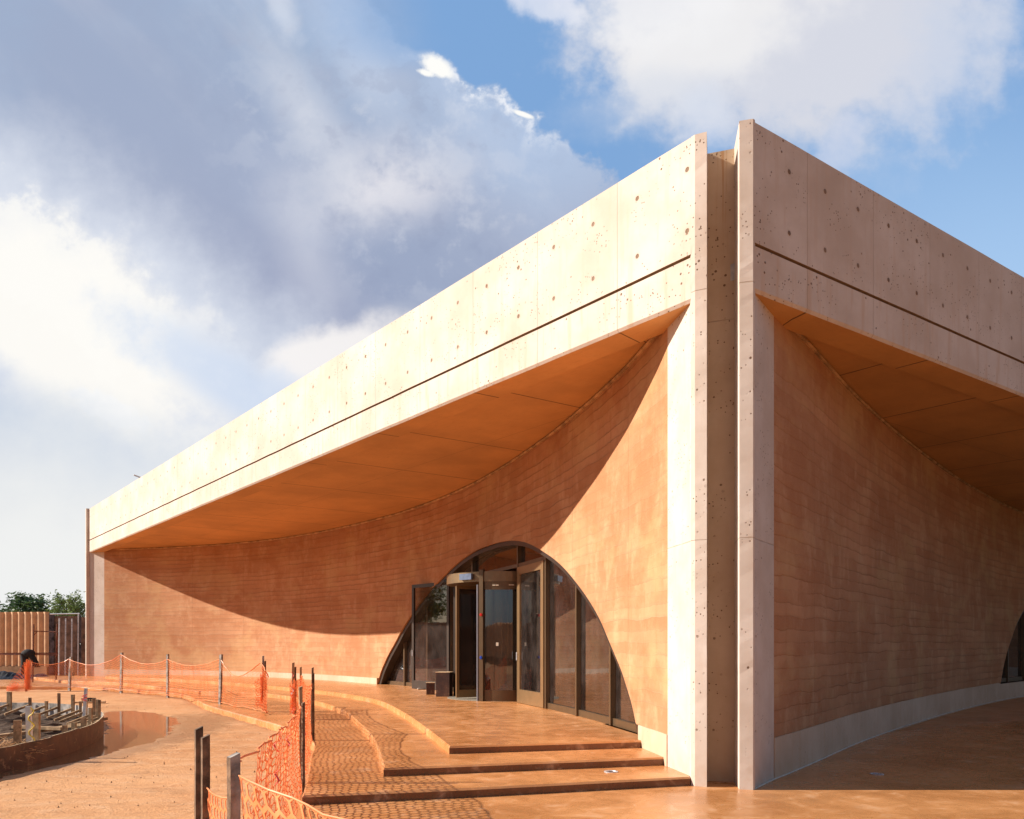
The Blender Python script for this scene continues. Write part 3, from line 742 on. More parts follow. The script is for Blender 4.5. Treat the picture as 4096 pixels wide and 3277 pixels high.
winL = arch_window(WL, S0L, .30, None, None, None)
ms = [3.76, 5.45, 7.18, 8.95, 12.1, 13.7, 15.35, 17.05]
ZT = 3.40
for m_ in ms: mullion(WL, S0L, .30, winL, m_, wd=.075)
ends = [1.98] + ms + [18.45]
for i in range(len(ends) - 1):
    a, b = ends[i], ends[i + 1]
    if (a, b) in ((7.18, 8.95), (8.95, 12.1), (13.7, 15.35)):
        if b == 12.1:
            sect(WL, S0L, .30, winL, a, b, z0=ZT + .04, rail=False)
        else: sect(WL, S0L, .30, winL, a, b, z0=ZT + .04, rail=False)
    else: sect(WL, S0L, .30, winL, a, b)
# transom
tp = [WL.at(WL.us(s_), .29) for s_ in (7.18, 8.95, 12.1, 13.7)]
for i in range(3): MB().bar((*tp[i], ZT), (*tp[i + 1], ZT), .14, .08).build('transom', M['bronze'], winL)
# right-hand window (mostly outside the frame)
winR = arch_window(WR, S0R, .46, None, None, None)
msR = [S0R - 6.6, S0R - 5.0, S0R - 3.3, S0R - 1.6, S0R + 1.6, S0R + 3.3, S0R + 5.0, S0R + 6.6]
eR = [S0R - 8.2] + msR + [S0R + 8.2]
for m_ in msR: mullion(WR, S0R, .46, winR, m_, wd=.075)
for i in range(len(eR) - 1): sect(WR, S0R, .46, winR, eR[i], eR[i + 1])

def leaf(name, a, b, z0, z1, m, par, gm='glass', st=.10, bot=.24, depth=.06, handle=None):
    """glazed door leaf standing between plan points a and b"""
    a = Vector((*a, 0)); b = Vector((*b, 0)); t = (b - a).normalized(); L_ = (b - a).length
    mb = MB()
    def P(u, z): return (a.x + t.x * u, a.y + t.y * u, z)
    mb.bar(P(st / 2, z0), P(st / 2, z1), st, depth, up=(-t.y, t.x, 0)); mb.bar(P(L_ - st / 2, z0), P(L_ - st / 2, z1), st, depth, up=(-t.y, t.x, 0))
    mb.bar(P(st, z1 - st / 2), P(L_ - st, z1 - st / 2), depth * .96, st); mb.bar(P(st, z0 + bot / 2), P(L_ - st, z0 + bot / 2), depth * .96, bot)
    o = mb.build(name, m, par)
    g = MB(); g.add([P(st - .01, z0 + bot - .01), P(L_ - st + .01, z0 + bot - .01), P(L_ - st + .01, z1 - st + .01), P(st - .01, z1 - st + .01)], [(0, 1, 2, 3)])
    g.build('pane', M[gm], o)
    if handle is not None:
        n_ = Vector((-t.y, t.x, 0))
        if n_.y > 0: n_ = -n_
        q = Vector(P(handle, 1.35)) + n_ * (depth / 2 + .03)
        h = MB(); h.tube([q + Vector((0, 0, -.09)), q + Vector((0, 0, .09))], .013, 8); h.bar(q, q - n_ * .05, .02, .02)
        h.build('handle', M['steel'], o)
    return o
# open leaf to the left of the drum, swung outwards
leaf('door_leaf', (-1.74, 24.05), (-2.93, 25.42), .31, ZT - .04, M['bronze_dk'], museum, 'glass_clear', handle=1.74)
# side door right of the drum
da, db = WL.at(WL.us(8.90), .22), WL.at(WL.us(7.24), .22)
leaf('door_leaf', da, db, .31, ZT - .05, M['gold'], museum, st=.17, bot=.30, handle=.06)

# revolving door
RC = (-.14, 21.30); RR = 1.42
rev = empty('revolving_door_origin', (RC[0], RC[1], .30)); rev.name = 'revolving_door'; org['revolving_door'] = Vector((RC[0], RC[1], .30)); rev.parent = museum
rev.location = Vector((RC[0], RC[1], .30)) - wpos(museum)
def ring(mb, r0, r1, a0_, a1_, z0, z1, n=40):
    b = len(mb.v)
    for k in range(n + 1):
        a = R(a0_ + (a1_ - a0_) * k / n)
        for r in (r0, r1):
            for z in (z0, z1): mb.v.append(Vector((RC[0] + r * math.cos(a), RC[1] + r * math.sin(a), z)))
    for k in range(n):
        i = b + k * 4; j = i + 4
        for q in ((i, j, j + 1, i + 1), (i + 2, i + 3, j + 3, j + 2), (i, i + 2, j + 2, j), (i + 1, j + 1, j + 3, i + 3)): mb.face(q)
    mb.face((b, b + 1, b + 3, b + 2)); e = b + n * 4; mb.face((e, e + 2, e + 3, e + 1))
    return mb
can = MB(); can.cyl(RC, RR + .05, 3.07, 3.30, 64); can.build('canopy', M['canopy'], rev)
mb = MB(); ring(mb, RR - .03, RR + .03, 250, 325, 2.88, 3.07); mb.build('header', M['bronze'], rev)
mb = MB(); ring(mb, RR - .03, RR + .03, 250, 325, .30, .56); mb.build('kick_panel', M['bronze'], rev)
mb = MB(); ring(mb, RR - .012, RR + .012, 250, 325, .56, 2.88); mb.build('curved_pane', M['glass'], rev)
mb = MB(); ring(mb, RR - .012, RR + .012, 68, 152, .40, 3.07); mb.build('curved_pane', M['glass'], rev)
mb = MB(); ring(mb, RR - .03, RR + .03, 68, 152, .30, .42); mb.build('kick_panel', M['bronze_dk'], rev)
def post(ang, w_=.09, d_=.13, m='bronze', r=RR, z1=3.30, nm='post'):
    a = R(ang); return MB().box((RC[0] + r * math.cos(a), RC[1] + r * math.sin(a), (.30 + z1) / 2), (d_, w_, z1 - .30), a).build(nm, M[m], rev)
pf = post(247.5, .10, .12, 'bronze', RR + .03, 3.34)
a = R(243.6); MB().tube([(RC[0] + (RR + .05) * math.cos(a), RC[1] + (RR + .05) * math.sin(a), .31), (RC[0] + (RR + .05) * math.cos(a), RC[1] + (RR + .05) * math.sin(a), 3.0)], .026, 12).build('guard_tube', M['tube_grey'], rev)
post(154, .09, .12, 'bronze_dk'); post(325); post(66)
def knob(z, m):
    a = R(248); p = Vector((RC[0] + (RR + .09) * math.cos(a), RC[1] + (RR + .09) * math.sin(a), z)); q = p + Vector((math.cos(a), math.sin(a), 0)) * .05
    MB().tube([p, p + (q - p) * .5, q], [.022, .04, .03], 12).build('push_button', M[m], rev)
knob(2.30, 'red'); knob(1.31, 'blue')
for k, ang in enumerate((118, 208, 298, 28)):       # four wings round the spindle
    a = R(ang); p0 = (RC[0] + .06 * math.cos(a), RC[1] + .06 * math.sin(a)); p1 = (RC[0] + (RR - .06) * math.cos(a), RC[1] + (RR - .06) * math.sin(a))
    leaf('wing', p0, p1, .34, 3.02, M['gold'], rev, 'glass_clear', .075, .18, .045)
MB().cyl(RC, .05, .30, 3.06, 16).build('spindle', M['bronze'], rev)
MB().cyl(RC, RR + .04, .296, .306, 56).build('floor_disc', simple('entrance_matting', (.30, .26, .20), .8, 0, .3, 40), rev)
a = R(176); q = (RC[0] + (RR + .05) * math.cos(a), RC[1] + (RR + .05) * math.sin(a))
MB().tube([(q[0] + .02, q[1] + .02, 3.19), (q[0] - .05, q[1] - .05, 3.19)], [.05, .045], 14).build('camera_dome', M['black'], rev)
a = R(232); MB().box((RC[0] + (RR + .09) * math.cos(a), RC[1] + (RR + .09) * math.sin(a), 3.19), (.07, .36, .14), a).build('sensor_box', M['sensor'], rev)
for ang, z in ((259, 2.98), (262, 2.98), (274, 2.985), (276, 2.985)):
    a = R(ang); MB().box((RC[0] + (RR + .034) * math.cos(a), RC[1] + (RR + .034) * math.sin(a), z), (.006, .07, .022), a).build('sticker', M['paper'], rev)
a = R(262); MB().box((RC[0] + (RR + .018) * math.cos(a), RC[1] + (RR + .018) * math.sin(a), 1.62), (.006, .06, .08), a).build('sticker', M['paper'], rev)

# interior behind the glazing
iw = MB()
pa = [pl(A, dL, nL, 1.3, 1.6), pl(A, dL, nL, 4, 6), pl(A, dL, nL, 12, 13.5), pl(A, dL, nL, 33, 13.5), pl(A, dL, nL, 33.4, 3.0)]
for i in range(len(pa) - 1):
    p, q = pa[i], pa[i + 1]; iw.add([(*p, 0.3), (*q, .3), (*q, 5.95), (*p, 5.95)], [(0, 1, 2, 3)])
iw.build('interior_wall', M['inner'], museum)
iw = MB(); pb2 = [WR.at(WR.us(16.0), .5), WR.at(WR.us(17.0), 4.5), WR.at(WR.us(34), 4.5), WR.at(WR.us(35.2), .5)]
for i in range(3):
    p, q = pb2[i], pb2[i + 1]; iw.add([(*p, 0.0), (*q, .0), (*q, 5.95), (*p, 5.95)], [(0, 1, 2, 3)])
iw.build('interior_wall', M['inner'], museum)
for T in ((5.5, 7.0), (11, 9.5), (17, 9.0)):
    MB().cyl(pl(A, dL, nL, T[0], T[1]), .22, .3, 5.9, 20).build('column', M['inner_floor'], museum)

# ------------------------------------------------------------------ steps and slabs
def off_poly(pts, d):
    n = len(pts); out = []
    area = sum(pts[i][0] * pts[(i + 1) % n][1] - pts[(i + 1) % n][0] * pts[i][1] for i in range(n))
    sg = 1 if area > 0 else -1
    for i in range(n):
        a, b, c_ = Vector(pts[i - 1][:2]), Vector(pts[i][:2]), Vector(pts[(i + 1) % n][:2])
        t = ((b - a).normalized() + (c_ - b).normalized()); t = t.normalized() if t.length > 1e-6 else (b - a).normalized()
        nn = Vector((-t.y, t.x)) * sg; out.append((b.x + nn.x * d, b.y + nn.y * d))
    return out
def slab(name, edge, z, h, m, close):
    pts = [tuple(p) for p in edge] + close
    mb = MB(); n = len(pts); ins = off_poly(pts, .022)
    rows = [(pts, z - h), (pts, z - .022), (ins, z)]
    for P_, zz in rows:
        for i, p in enumerate(P_):
            j = .0
            if zz < z: j = .004 * noise.noise(Vector((p[0] * 4, p[1] * 4, 0)))
            mb.v.append(Vector((p[0] + j, p[1] + j, zz)))
    for r in range(2):
        for i in range(n):
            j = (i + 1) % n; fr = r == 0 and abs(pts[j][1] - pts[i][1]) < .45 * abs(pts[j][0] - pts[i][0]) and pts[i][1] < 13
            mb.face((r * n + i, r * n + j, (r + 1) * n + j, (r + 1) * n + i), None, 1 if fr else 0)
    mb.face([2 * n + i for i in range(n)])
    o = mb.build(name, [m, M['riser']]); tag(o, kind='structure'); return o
def dens(p, q, step=.35):
    n = max(1, int(math.dist(p, q) / step)); return [(p[0] + (q[0] - p[0]) * k / n, p[1] + (q[1] - p[1]) * k / n) for k in range(n)]
def poly_dense(pts): 
    o = []
    for i in range(len(pts) - 1): o += dens(pts[i], pts[i + 1])
    return o + [pts[-1]]
inner_back = [WL.at(WL.us(s_), .75) for s_ in (1.2, 2.2, 4, 6.5, 9)]      # closing line behind the wall face
def closing(o, far):
    """back along the inside of the curved wall, from the corner pier to the far end"""
    ss_ = [.95, 2, 4, 7, 11, 16, 21, 26, 30, 33.2]
    return [WL.at(WL.us(s_), o) for s_ in ss_] + far
c1 = gp(1209, 3182, .1)
front1 = poly_dense([c1, gp(1900, 3152, .1), (2.06, 9.975)])
left1 = smooth_path([(-26, 31.2), (-17.5, 30.8), (-14.8, 30.2), (-12.6, 28.6), (-10.1, 26.2), (-8.5, 23.3), (-7.6, 21.5), (-5.9, 18.7), (-4.2, 15.9), gp(1247, 2968, .1), gp(1240, 3030, .1), gp(1225, 3120, .1), c1], 5)[:-1]
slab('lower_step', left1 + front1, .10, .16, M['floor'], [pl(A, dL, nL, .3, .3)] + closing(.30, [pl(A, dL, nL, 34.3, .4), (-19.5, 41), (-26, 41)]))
c2 = gp(1534, 3073, .2)
left2 = smooth_path([(-20.5, 36.8), (-17.5, 33.5), (-14.5, 31.6), (-11.4, 28.2), (-9.3, 25.9), gp(1067, 2775, .2), gp(1259, 2804, .2), gp(1363, 2838, .2), gp(1401, 2858.6, .2), gp(1484, 2942, .2), gp(1518, 3020, .2), c2], 5)[:-1]
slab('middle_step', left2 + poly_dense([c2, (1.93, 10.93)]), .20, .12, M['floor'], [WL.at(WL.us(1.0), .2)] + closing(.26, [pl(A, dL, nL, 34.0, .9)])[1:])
c3 = gp(1797, 2986, .3)
left3 = smooth_path([pl(A, dL, nL, 33.2, .6), (-16.2, 34.6), (-13.2, 32.6), (-10.5, 30.3), gp(1068, 2743, .3), gp(1257, 2761, .3), gp(1401, 2779, .3), gp(1518, 2804, .3), gp(1618, 2854, .3), gp(1705.5, 2915, .3), gp(1757, 2955, .3), c3], 5)[:-1]
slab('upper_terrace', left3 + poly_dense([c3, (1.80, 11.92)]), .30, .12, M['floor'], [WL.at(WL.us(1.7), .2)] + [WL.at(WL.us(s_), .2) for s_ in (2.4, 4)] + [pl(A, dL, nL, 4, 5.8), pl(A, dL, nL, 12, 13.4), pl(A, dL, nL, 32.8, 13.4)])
# polished forecourt
fore = MB()
fpoly = [c1[0] - .1 and (-2.25, 9.0), (-2.05, 8.2), (-1.65, 6.0), (-1.25, 4.0), (-.9, 2.0), (-.8, -6), (22, -6), (30, 30), (4.6, 14.5), (2.5, 10.4), (1.2, 10.4)]
fore.prism(fpoly, -.12, 0.0); tag(fore.build('forecourt', M['floor']), kind='structure')

# ------------------------------------------------------------------ ground: one sheet, fine near the camera
def inpoly(x, y, P_):
    c_ = False; j = len(P_) - 1
    for i in range(len(P_)):
        if (P_[i][1] > y) != (P_[j][1] > y) and x < (P_[j][0] - P_[i][0]) * (y - P_[i][1]) / (P_[j][1] - P_[i][1]) + P_[i][0]: c_ = not c_
        j = i
    return c_
RING = [(-6.55, 11.3), (-6.60, 12.3), (-6.75, 13.3), (-7.05, 14.6), (-7.62, 16.1), (-8.5, 17.6), (-9.8, 18.9), (-11.6, 19.6), (-13.6, 19.4), (-15.6, 18.0), (-16.6, 15.2), (-16.2, 11.4), (-13.8, 8.3), (-10.4, 7.3), (-7.8, 8.3), (-6.8, 9.9), (-6.55, 11.3)]
ring_s = smooth_path(RING, 8)
PUD = [(-6.35, 9.5), (-6.2, 11.1), (-6.05, 12.0), (-6.05, 13.2), (-6.0, 14.3), (-6.1, 15.2), (-6.7, 17.2), (-7.2, 18.8), (-8.7, 20.8), (-9.6, 21.4), (-9.9, 20.4), (-8.9, 18.6), (-7.9, 16.9), (-7.35, 14.8), (-7.0, 13), (-6.9, 11.5), (-6.8, 9.6)]
xs = np.concatenate([[-900, -300, -120, -60, -40], np.arange(-30, 3.01, .16), [8, 20, 60, 200, 900]])
ys = np.concatenate([[-900, -200, -60, -20, -6, 0], np.arange(1.2, 44, .16), [48, 60, 90, 200, 900]])
gm = MB(); nx_ = len(xs)
puds = smooth_path(PUD + [PUD[0]], 4); pc = np.array(puds)
for y in ys:
    for x in xs:
        z = -.008
        if -30 < x < 3.1 and 1 < y < 44:
            z += .020 * noise.noise(Vector((x * .9, y * 1.6, 0))) + .010 * noise.noise(Vector((x * 3.1, y * 4.5, 5)))
            if inpoly(x, y, PUD):
                dmin = float(np.min(np.hypot(pc[:, 0] - x, pc[:, 1] - y))); z -= .05 * min(1, dmin / .35)
            if x > -2.2 - .0 and x > -2.6 + (9 - y) * .22 and y < 10.2: z -= .05
            if inpoly(x, y, left1 + [(2, 10), (3, 40), (-26, 40)]): z -= .06
        else: z = -.03 if x > 3 else -.008
        gm.v.append(Vector((float(x), float(y), z)))
for j in range(len(ys) - 1):
    for i in range(nx_ - 1): gm.face((j * nx_ + i, j * nx_ + i + 1, (j + 1) * nx_ + i + 1, (j + 1) * nx_ + i))
tag(gm.build('ground', M['dirt'], smooth=True), kind='structure')
M['unseen_dark_ground'] = simple('unseen_ground_green', (0.055, 0.085, 0.03), 0.95, 0, 0.3, 2)
tag(MB().prism([(23, -40), (300, -40), (300, 200), (45, 60), (31, 31)], -.10, -.004).build('unseen_dark_ground', M['unseen_dark_ground']), kind='structure')  # added out of view, dark to cut light bounced under the right soffit
wm, wnt, wb = mat('muddy_water'); wb.inputs['Base Color'].default_value = (.20, .105, .05, 1); wb.inputs['Roughness'].default_value = .07; wb.inputs['Specular IOR Level'].default_value = .8
pm = MB(); pm.prism([(p[0], p[1]) for p in puds[:-1]], -.026, -.022); tag(pm.build('puddle', wm), kind='structure')
# soil bed inside the form ring
sb = MB(); N = 90; cxr, cyr = -11.3, 13.4
for j in range(N + 1):
    for i in range(N + 1):
        x, y = -17 + 11 * i / N, 7 + 13 * j / N
        z = .07 + .10 * noise.noise(Vector((x * 1.1, y * 1.1, 2))) + .09 * noise.noise(Vector((x * 4, y * 4, 3))) + .05 * noise.noise(Vector((x * 10, y * 10, 4)))
        sb.v.append(Vector((x, y, z)))
rin = [(cxr + (p[0] - cxr) * .985, cyr + (p[1] - cyr) * .985) for p in ring_s]
for j in range(N):
    for i in range(N):
        x, y = -17 + 11 * (i + .5) / N, 7 + 13 * (j + .5) / N
        if inpoly(x, y, rin): sb.face((j * (N + 1) + i, j * (N + 1) + i + 1, (j + 1) * (N + 1) + i + 1, (j + 1) * (N + 1) + i))
tag(sb.build('soil_bed', M['soil'], smooth=False), kind='structure')

# ------------------------------------------------------------------ ring-shaped formwork
form = empty('ring_formwork', (-11.3, 13.4, 0), 'low curved ring of stained plywood formwork braced with short stakes around dark soil', 'formwork')
fb = MB(); prev = None; ns = len(ring_s)
for i, p in enumerate(ring_s):
    c_ = Vector((p[0] - cxr, p[1] - cyr)).normalized(); h = .30 + .008 * noise.noise(Vector((i * .2, 0, 0))) + (.012 if (i // 9) % 2 else 0)
    b = len(fb.v)
    for o, z in ((0, -.03), (0, h), (-.018, h), (-.018, -.03)): fb.v.append(Vector((p[0] + c_.x * o, p[1] + c_.y * o, z)))
    if prev is not None:
        for k, mi in ((0, 0), (1, 1), (2, 2)): fb.face((prev + k, b + k, b + k + 1, prev + k + 1), None, mi)
    prev = b
fb.build('form_board', [M['ply_film'], M['ply_edge'], M['ply_back']], form)
FS = [(37.5, 2767.6, 19.6, .095, .05), (120, 2791, 19.4, .06, .05), (185.5, 2804.7, 19.1, .055, .05), (236, 2773, 18.8, .055, .05), (291.7, 2779, 18.4, .06, .05), (322, 2806, 17.9, .05, .04), (344, 2812, 17.5, .05, .04),
      (376, 2794.6, 17.0, .05, .04), (390, 2798, 16.6, .05, .04), (398, 2800, 16.1, .045, .04), (362, 2831.5, 14.4, .06, .04), (334.5, 2872, 13.6, .085, .04), (296, 2889.4, 13.0, .07, .04), (259.5, 2901, 12.6, .07, .04), (148, 2853, 11.75, .08, .05), (70, 2881, 11.3, .095, .05)]
for i, (x, yt, Y, wd, th) in enumerate(FS):
    Y = Y * 1.055 if i >= 10 else Y * .985
    X = (x - CX) / F * Y; zt = 1.65 - (yt - CY) * Y / F
    MB().box((X, Y, zt / 2 - .02), (wd, th, zt + .04), .3 if i % 2 else -.1).build('form_stake', M['wood'], form)
    if i < 10:
        a = (X, Y - .05, min(.27, zt * .8)); b = (X - .30 - .01 * i, Y - .45 + .02 * i, .10)
        MB().bar(a, b, .05, .045).build('brace', M['wood'], form)
for a, b in (((-7.6, 14.6, .20), (-8.6, 14.9, .20)), ((-7.9, 15.1, .16), (-8.5, 13.9, .12)), ((-7.35, 15.2, .24), (-8.3, 15.8, .10)), ((-7.5, 15.9, .25), (-8.4, 16.4, .1))):
    MB().bar(a, b, .11, .05).build('brace', M['wood'], form)

def thing_mesh(mb, name, m, label, cat, group=None, loc=None, smooth=False):
    return tag(mb.build(name, m, loc=loc, smooth=smooth), label, cat, group)
# white marker stakes
def marker(x, yt, Y, zb, wd, label, cordm, lean):
    X = (x - CX) / F * Y; zt = 1.65 - (yt - CY) * Y / F
    e = empty('marker_stake', (X, Y, zb), label, 'stake', 'white survey stakes in the soil bed')
    MB().bar((X, Y, zb - .05), (X + lean, Y, zt), wd, .035).build('shaft', M['white'], e)
    c_ = MB(); rnd = random.Random(int(x)); pts = []
    for k in range(15):
        t = k / 14; pts.append((X + .045 * math.sin(k * 1.3) + lean * (1 - t) + (.05 if cordm == 'yellow' else 0), Y - .035, zt - .02 - t * (zt - zb) * (.8 if cordm == 'yellow' else .35)))
    if cordm == 'pink':
        for k in range(12): a = k / 11 * 6.28 * 2; pts[k] = (X + lean * .7 + .045 * math.cos(a), Y - .03 + .02 * math.sin(a), zt - .12 - .012 * k)
        pts = pts[:12]
    c_.tube(pts, .009, 5); c_.build('cord' if cordm == 'yellow' else 'ribbon', M[cordm], e)
marker(120, 2825, 12.0, .05, .075, 'white painted stake with a yellow cord, among the dark soil', 'yellow', -.02)
marker(334, 2753, 16.8, .05, .055, 'slim white stake with red ribbon behind the timber braces', 'pink', .05)
# straw bundle
sm_ = MB(); rnd = random.Random(5)
for k in range(420):
    a = rnd.uniform(0, 3.14); x = -6.95 + rnd.gauss(0, .16); y = 11.75 + rnd.gauss(0, .18); z = .12 + abs(rnd.gauss(0, .07))
    l = rnd.uniform(.12, .3); dv = Vector((math.cos(a), math.sin(a) * .6, rnd.uniform(-.4, .5))).normalized() * l
    sm_.bar((x, y, z), Vector((x, y, z)) + dv, .005, .005)
thing_mesh(sm_, 'straw_pile', M['straw'], 'loose heap of pale orange straw at the front edge of the soil bed', 'straw', loc=(-6.95, 11.75, .1))
# crate by the ring
cr = empty('plastic_crate', (-11.9, 24.0, 0), 'small black slatted crate lying on the dirt behind the formwork', 'crate')
Xc = (355 - CX) / F * 24.0; cr.location = (Xc, 24.0, 0); org[cr.name] = Vector((Xc, 24.0, 0))
mb = MB()
for s_ in (-1, 1):
    mb.box((Xc, 24 + s_ * .13, .10), (.26, .02, .03)); mb.box((Xc, 24 + s_ * .13, .02), (.26, .02, .03))
    mb.box((Xc + s_ * .13, 24, .10), (.02, .28, .03))
    for k in range(6): mb.box((Xc - .12 + k * .048, 24 + s_ * .13, .06), (.012, .018, .09))
mb.box((Xc, 24, .012), (.24, .24, .015)); mb.build('crate_body', M['black'], cr)
plk = MB(); plk.box((-11.55, 23.55, .03), (.85, .12, .035), .12)
thing_mesh(plk, 'plank', M['wood'], 'thin pale plank lying on the dirt beside the black crate', 'plank', loc=(-11.55, 23.55, 0))

# ------------------------------------------------------------------ stakes of the mesh barrier
def stake(x, yt, Y, z0, wd, th, rz, label, m='wood_grey', grp='stakes holding the orange mesh', lean=0.0):
    X = (x - CX) / F * Y; zt = 1.65 - (yt - CY) * Y / F; mb = MB(); n = 8
    for k in range(n + 1):
        z = z0 - .05 + (zt - z0 + .05) * k / n; o = lean * (k / n); j = .003 * noise.noise(Vector((k, X * 9, Y)))
        c_, s_ = math.cos(rz), math.sin(rz)
        for a, b in ((-1, -1), (1, -1), (1, 1), (-1, 1)):
            u_, v_ = a * wd / 2 + j, b * th / 2; mb.v.append(Vector((X + o + u_ * c_ - v_ * s_, Y + u_ * s_ + v_ * c_, z + (.008 * a if k == n else 0))))
    for k in range(n):
        for q in range(4): mb.face((k * 4 + q, k * 4 + (q + 1) % 4, k * 4 + 4 + (q + 1) % 4, k * 4 + 4 + q), None, 1 if (q % 2 and Y < 5) else 0)
    mb.face((3, 2, 1, 0)); mb.face([n * 4 + q for q in range(4)])
    return tag(mb.build('wooden_stake', [M[m], M['wood_dark']], loc=(X, Y, z0)), label, 'stake', grp)
stake(105, 2640, 29.6, 0, .07, .05, .1, 'stake wrapped in bunched orange mesh at the left end of the far barrier', 'wood_dark')
stake(277, 2628, 29.8, 0, .10, .06, -.5, 'wide pale leaning stake in front of the grey gate, second of the far barrier', lean=.06)
stake(484, 2611.5, 28.3, 0, .09, .06, -.5, 'pale stake in front of the shaded far pier foot, third of the far barrier', lean=.03)
stake(671, 2618, 26.0, 0, .07, .06, -.5, 'grey stake in front of the sunlit earth wall, fourth of the far barrier')
stake(880, 2619, 21.8, .1, .07, .06, -.5, 'grey stake standing at the end of the pale kerb beam', lean=.03)
stake(1053, 2624, 19.4, .1, .045, .05, .3, 'taller slim stake of the pair at the bunched right end of the far barrier')
stake(1061, 2644, 19.5, .1, .04, .05, .3, 'shorter dark stake of the pair at the bunched right end of the far barrier', 'wood_dark')
stake(1173, 2651, 17.5, .1, .05, .05, .3, 'slim brown stake draped with white and orange ribbons on the lower step', 'wood')
stake(1181, 2668, 17.6, .1, .04, .05, .3, 'shorter stake tied behind the ribboned one on the lower step', 'wood_dark')
stake(1203, 2669, 18.8, .1, .045, .05, .3, 'farthest stake of the barrier across the steps', 'wood')
stake(1247, 2671, 13.7, .1, .032, .045, .3, 'thin leaning stake right of the others above the steps', 'wood_dark', lean=.015)
stake(1254, 2694, 13.75, .1, .03, .045, .3, 'shorter half of the thin pair of stakes right of the others above the steps', 'wood_dark')
stake(1202, 2748, 9.60, 0, .036, .04, .5, 'tall brown stake at the corner of the lowest step', 'wood')
stake(1213, 2811, 9.52, 0, .030, .04, .5, 'shorter stake nailed to the tall one at the corner of the lowest step', 'wood_dark')
stake(795, 2912, 4.08, 0, .034, .03, .55, 'dark stake at lower left, taller of the nearest pair', 'wood_dark')
stake(822, 2945, 4.02, 0, .034, .035, .55, 'dark stake at lower left, shorter of the nearest pair', 'wood_dark')
stake(935, 3020, 3.47, 0, .042, .034, .75, 'nearest thick stake with a grey face and a layered dark plywood edge')

# ------------------------------------------------------------------ orange mesh
def net(label, path, cell=.05, hole=.80, fold=.02, seed=1, name='orange_mesh', group=None, slant=0.0, thick=None, rowh=None, hem=.006):
    """path: list of (x, y, ztop, zbot). Hexagonal-cell plastic mesh hung along it"""
    P_ = np.array(path, float); seg = np.hypot(np.diff(P_[:, 0]), np.diff(P_[:, 1])); S = np.concatenate([[0], np.cumsum(seg)]); L_ = S[-1]
    H_ = float(np.mean(P_[:, 2] - P_[:, 3])); mb = MB()
    cw = cell; ch = rowh or cell * .86; nc = int(L_ / cw); nr = max(3, int(H_ / ch))
    cache = {}
    tan = [(P_[min(i + 1, len(P_) - 1), 0] - P_[max(i - 1, 0), 0], P_[min(i + 1, len(P_) - 1), 1] - P_[max(i - 1, 0), 1]) for i in range(len(P_))]
    def pos(a, v):
        a = min(max(a, 0), L_); x = np.interp(a, S, P_[:, 0]); y = np.interp(a, S, P_[:, 1]); zt = np.interp(a, S, P_[:, 2]); zb = np.interp(a, S, P_[:, 3])
        z = zb + (zt - zb) * v
        tx = np.interp(a, S, [t[0] for t in tan]); ty = np.interp(a, S, [t[1] for t in tan]); l = math.hypot(tx, ty) + 1e-9
        w_ = fold * (noise.noise(Vector((a * 2.3, v * 1.2, seed))) + .5 * noise.noise(Vector((a * 7, v * 4, seed + 3)))) + fold * .8 * math.sin(v * 3.1)
        al = fold * .5 * noise.noise(Vector((a * 2.0, v * 3, seed + 8)))
        return Vector((x - ty / l * w_ + tx / l * al, y + tx / l * w_ + ty / l * al, z + fold * .4 * noise.noise(Vector((a * 3, v * 3, seed + 12)))))
    def vert(a, v):
        k = (round(a * 2000), round(v * 4000))
        if k not in cache: cache[k] = len(mb.v); mb.v.append(pos(a, v))
        return cache[k]
    for c_ in range(nc):
        for r in range(nr):
            ca = (c_ + .5 + (.5 if r % 2 else 0)) * cw; cv = (r + .5) / nr; hv = 1 / nr
            hexo = [(ca, cv + hv * .667), (ca + cw / 2, cv + hv * .333), (ca + cw / 2, cv - hv * .333), (ca, cv - hv * .667), (ca - cw / 2, cv - hv * .333), (ca - cw / 2, cv + hv * .333)]
            sk = slant
            hi = [(ca + (a - ca) * hole, cv + (v - cv) * hole) for a, v in hexo]
            fo = [vert(a + sk * v, min(max(v, 0), 1)) for a, v in hexo]; base = len(mb.v)
            for a, v in hi: mb.v.append(pos(a + sk * v, min(max(v, 0), 1)))
            for k in range(6):
                k2 = (k + 1) % 6
                if len({fo[k], fo[k2]}) == 2: mb.face((fo[k], fo[k2], base + k2, base + k))
    if hem:
        for v_, r_ in ((1.0, hem), (0.0, hem * .8)):
            n_ = max(6, int(L_ / .15)); mb.tube([pos(L_ * k / n_, v_) for k in range(n_ + 1)], r_, 5)
    o = mb.build(name, M['net'], loc=(P_[0, 0], P_[0, 1], 0)); tag(o, label, 'mesh barrier', group)
    md = o.modifiers.new('thickness', 'SOLIDIFY'); md.thickness = .003 if thick is None else thick; md.offset = 0
    return o
def sagged(posts, sag, n=12, zb=.05):
    out = []
    for i in range(len(posts) - 1):
        a, b = posts[i], posts[i + 1]; sg = sag[i] if isinstance(sag, (list, tuple)) else sag
        for k in range(n):
            t = k / n; s_ = 4 * t * (1 - t)
            out.append((a[0] + (b[0] - a[0]) * t, a[1] + (b[1] - a[1]) * t, a[2] + (b[2] - a[2]) * t - sg * s_, (a[3] + (b[3] - a[3]) * t) + .02 * math.sin(t * 9)))
    out.append(posts[-1]); return out
def at(x, Y): return ((x - CX) / F * Y, Y)
G1 = 'orange plastic mesh barriers'
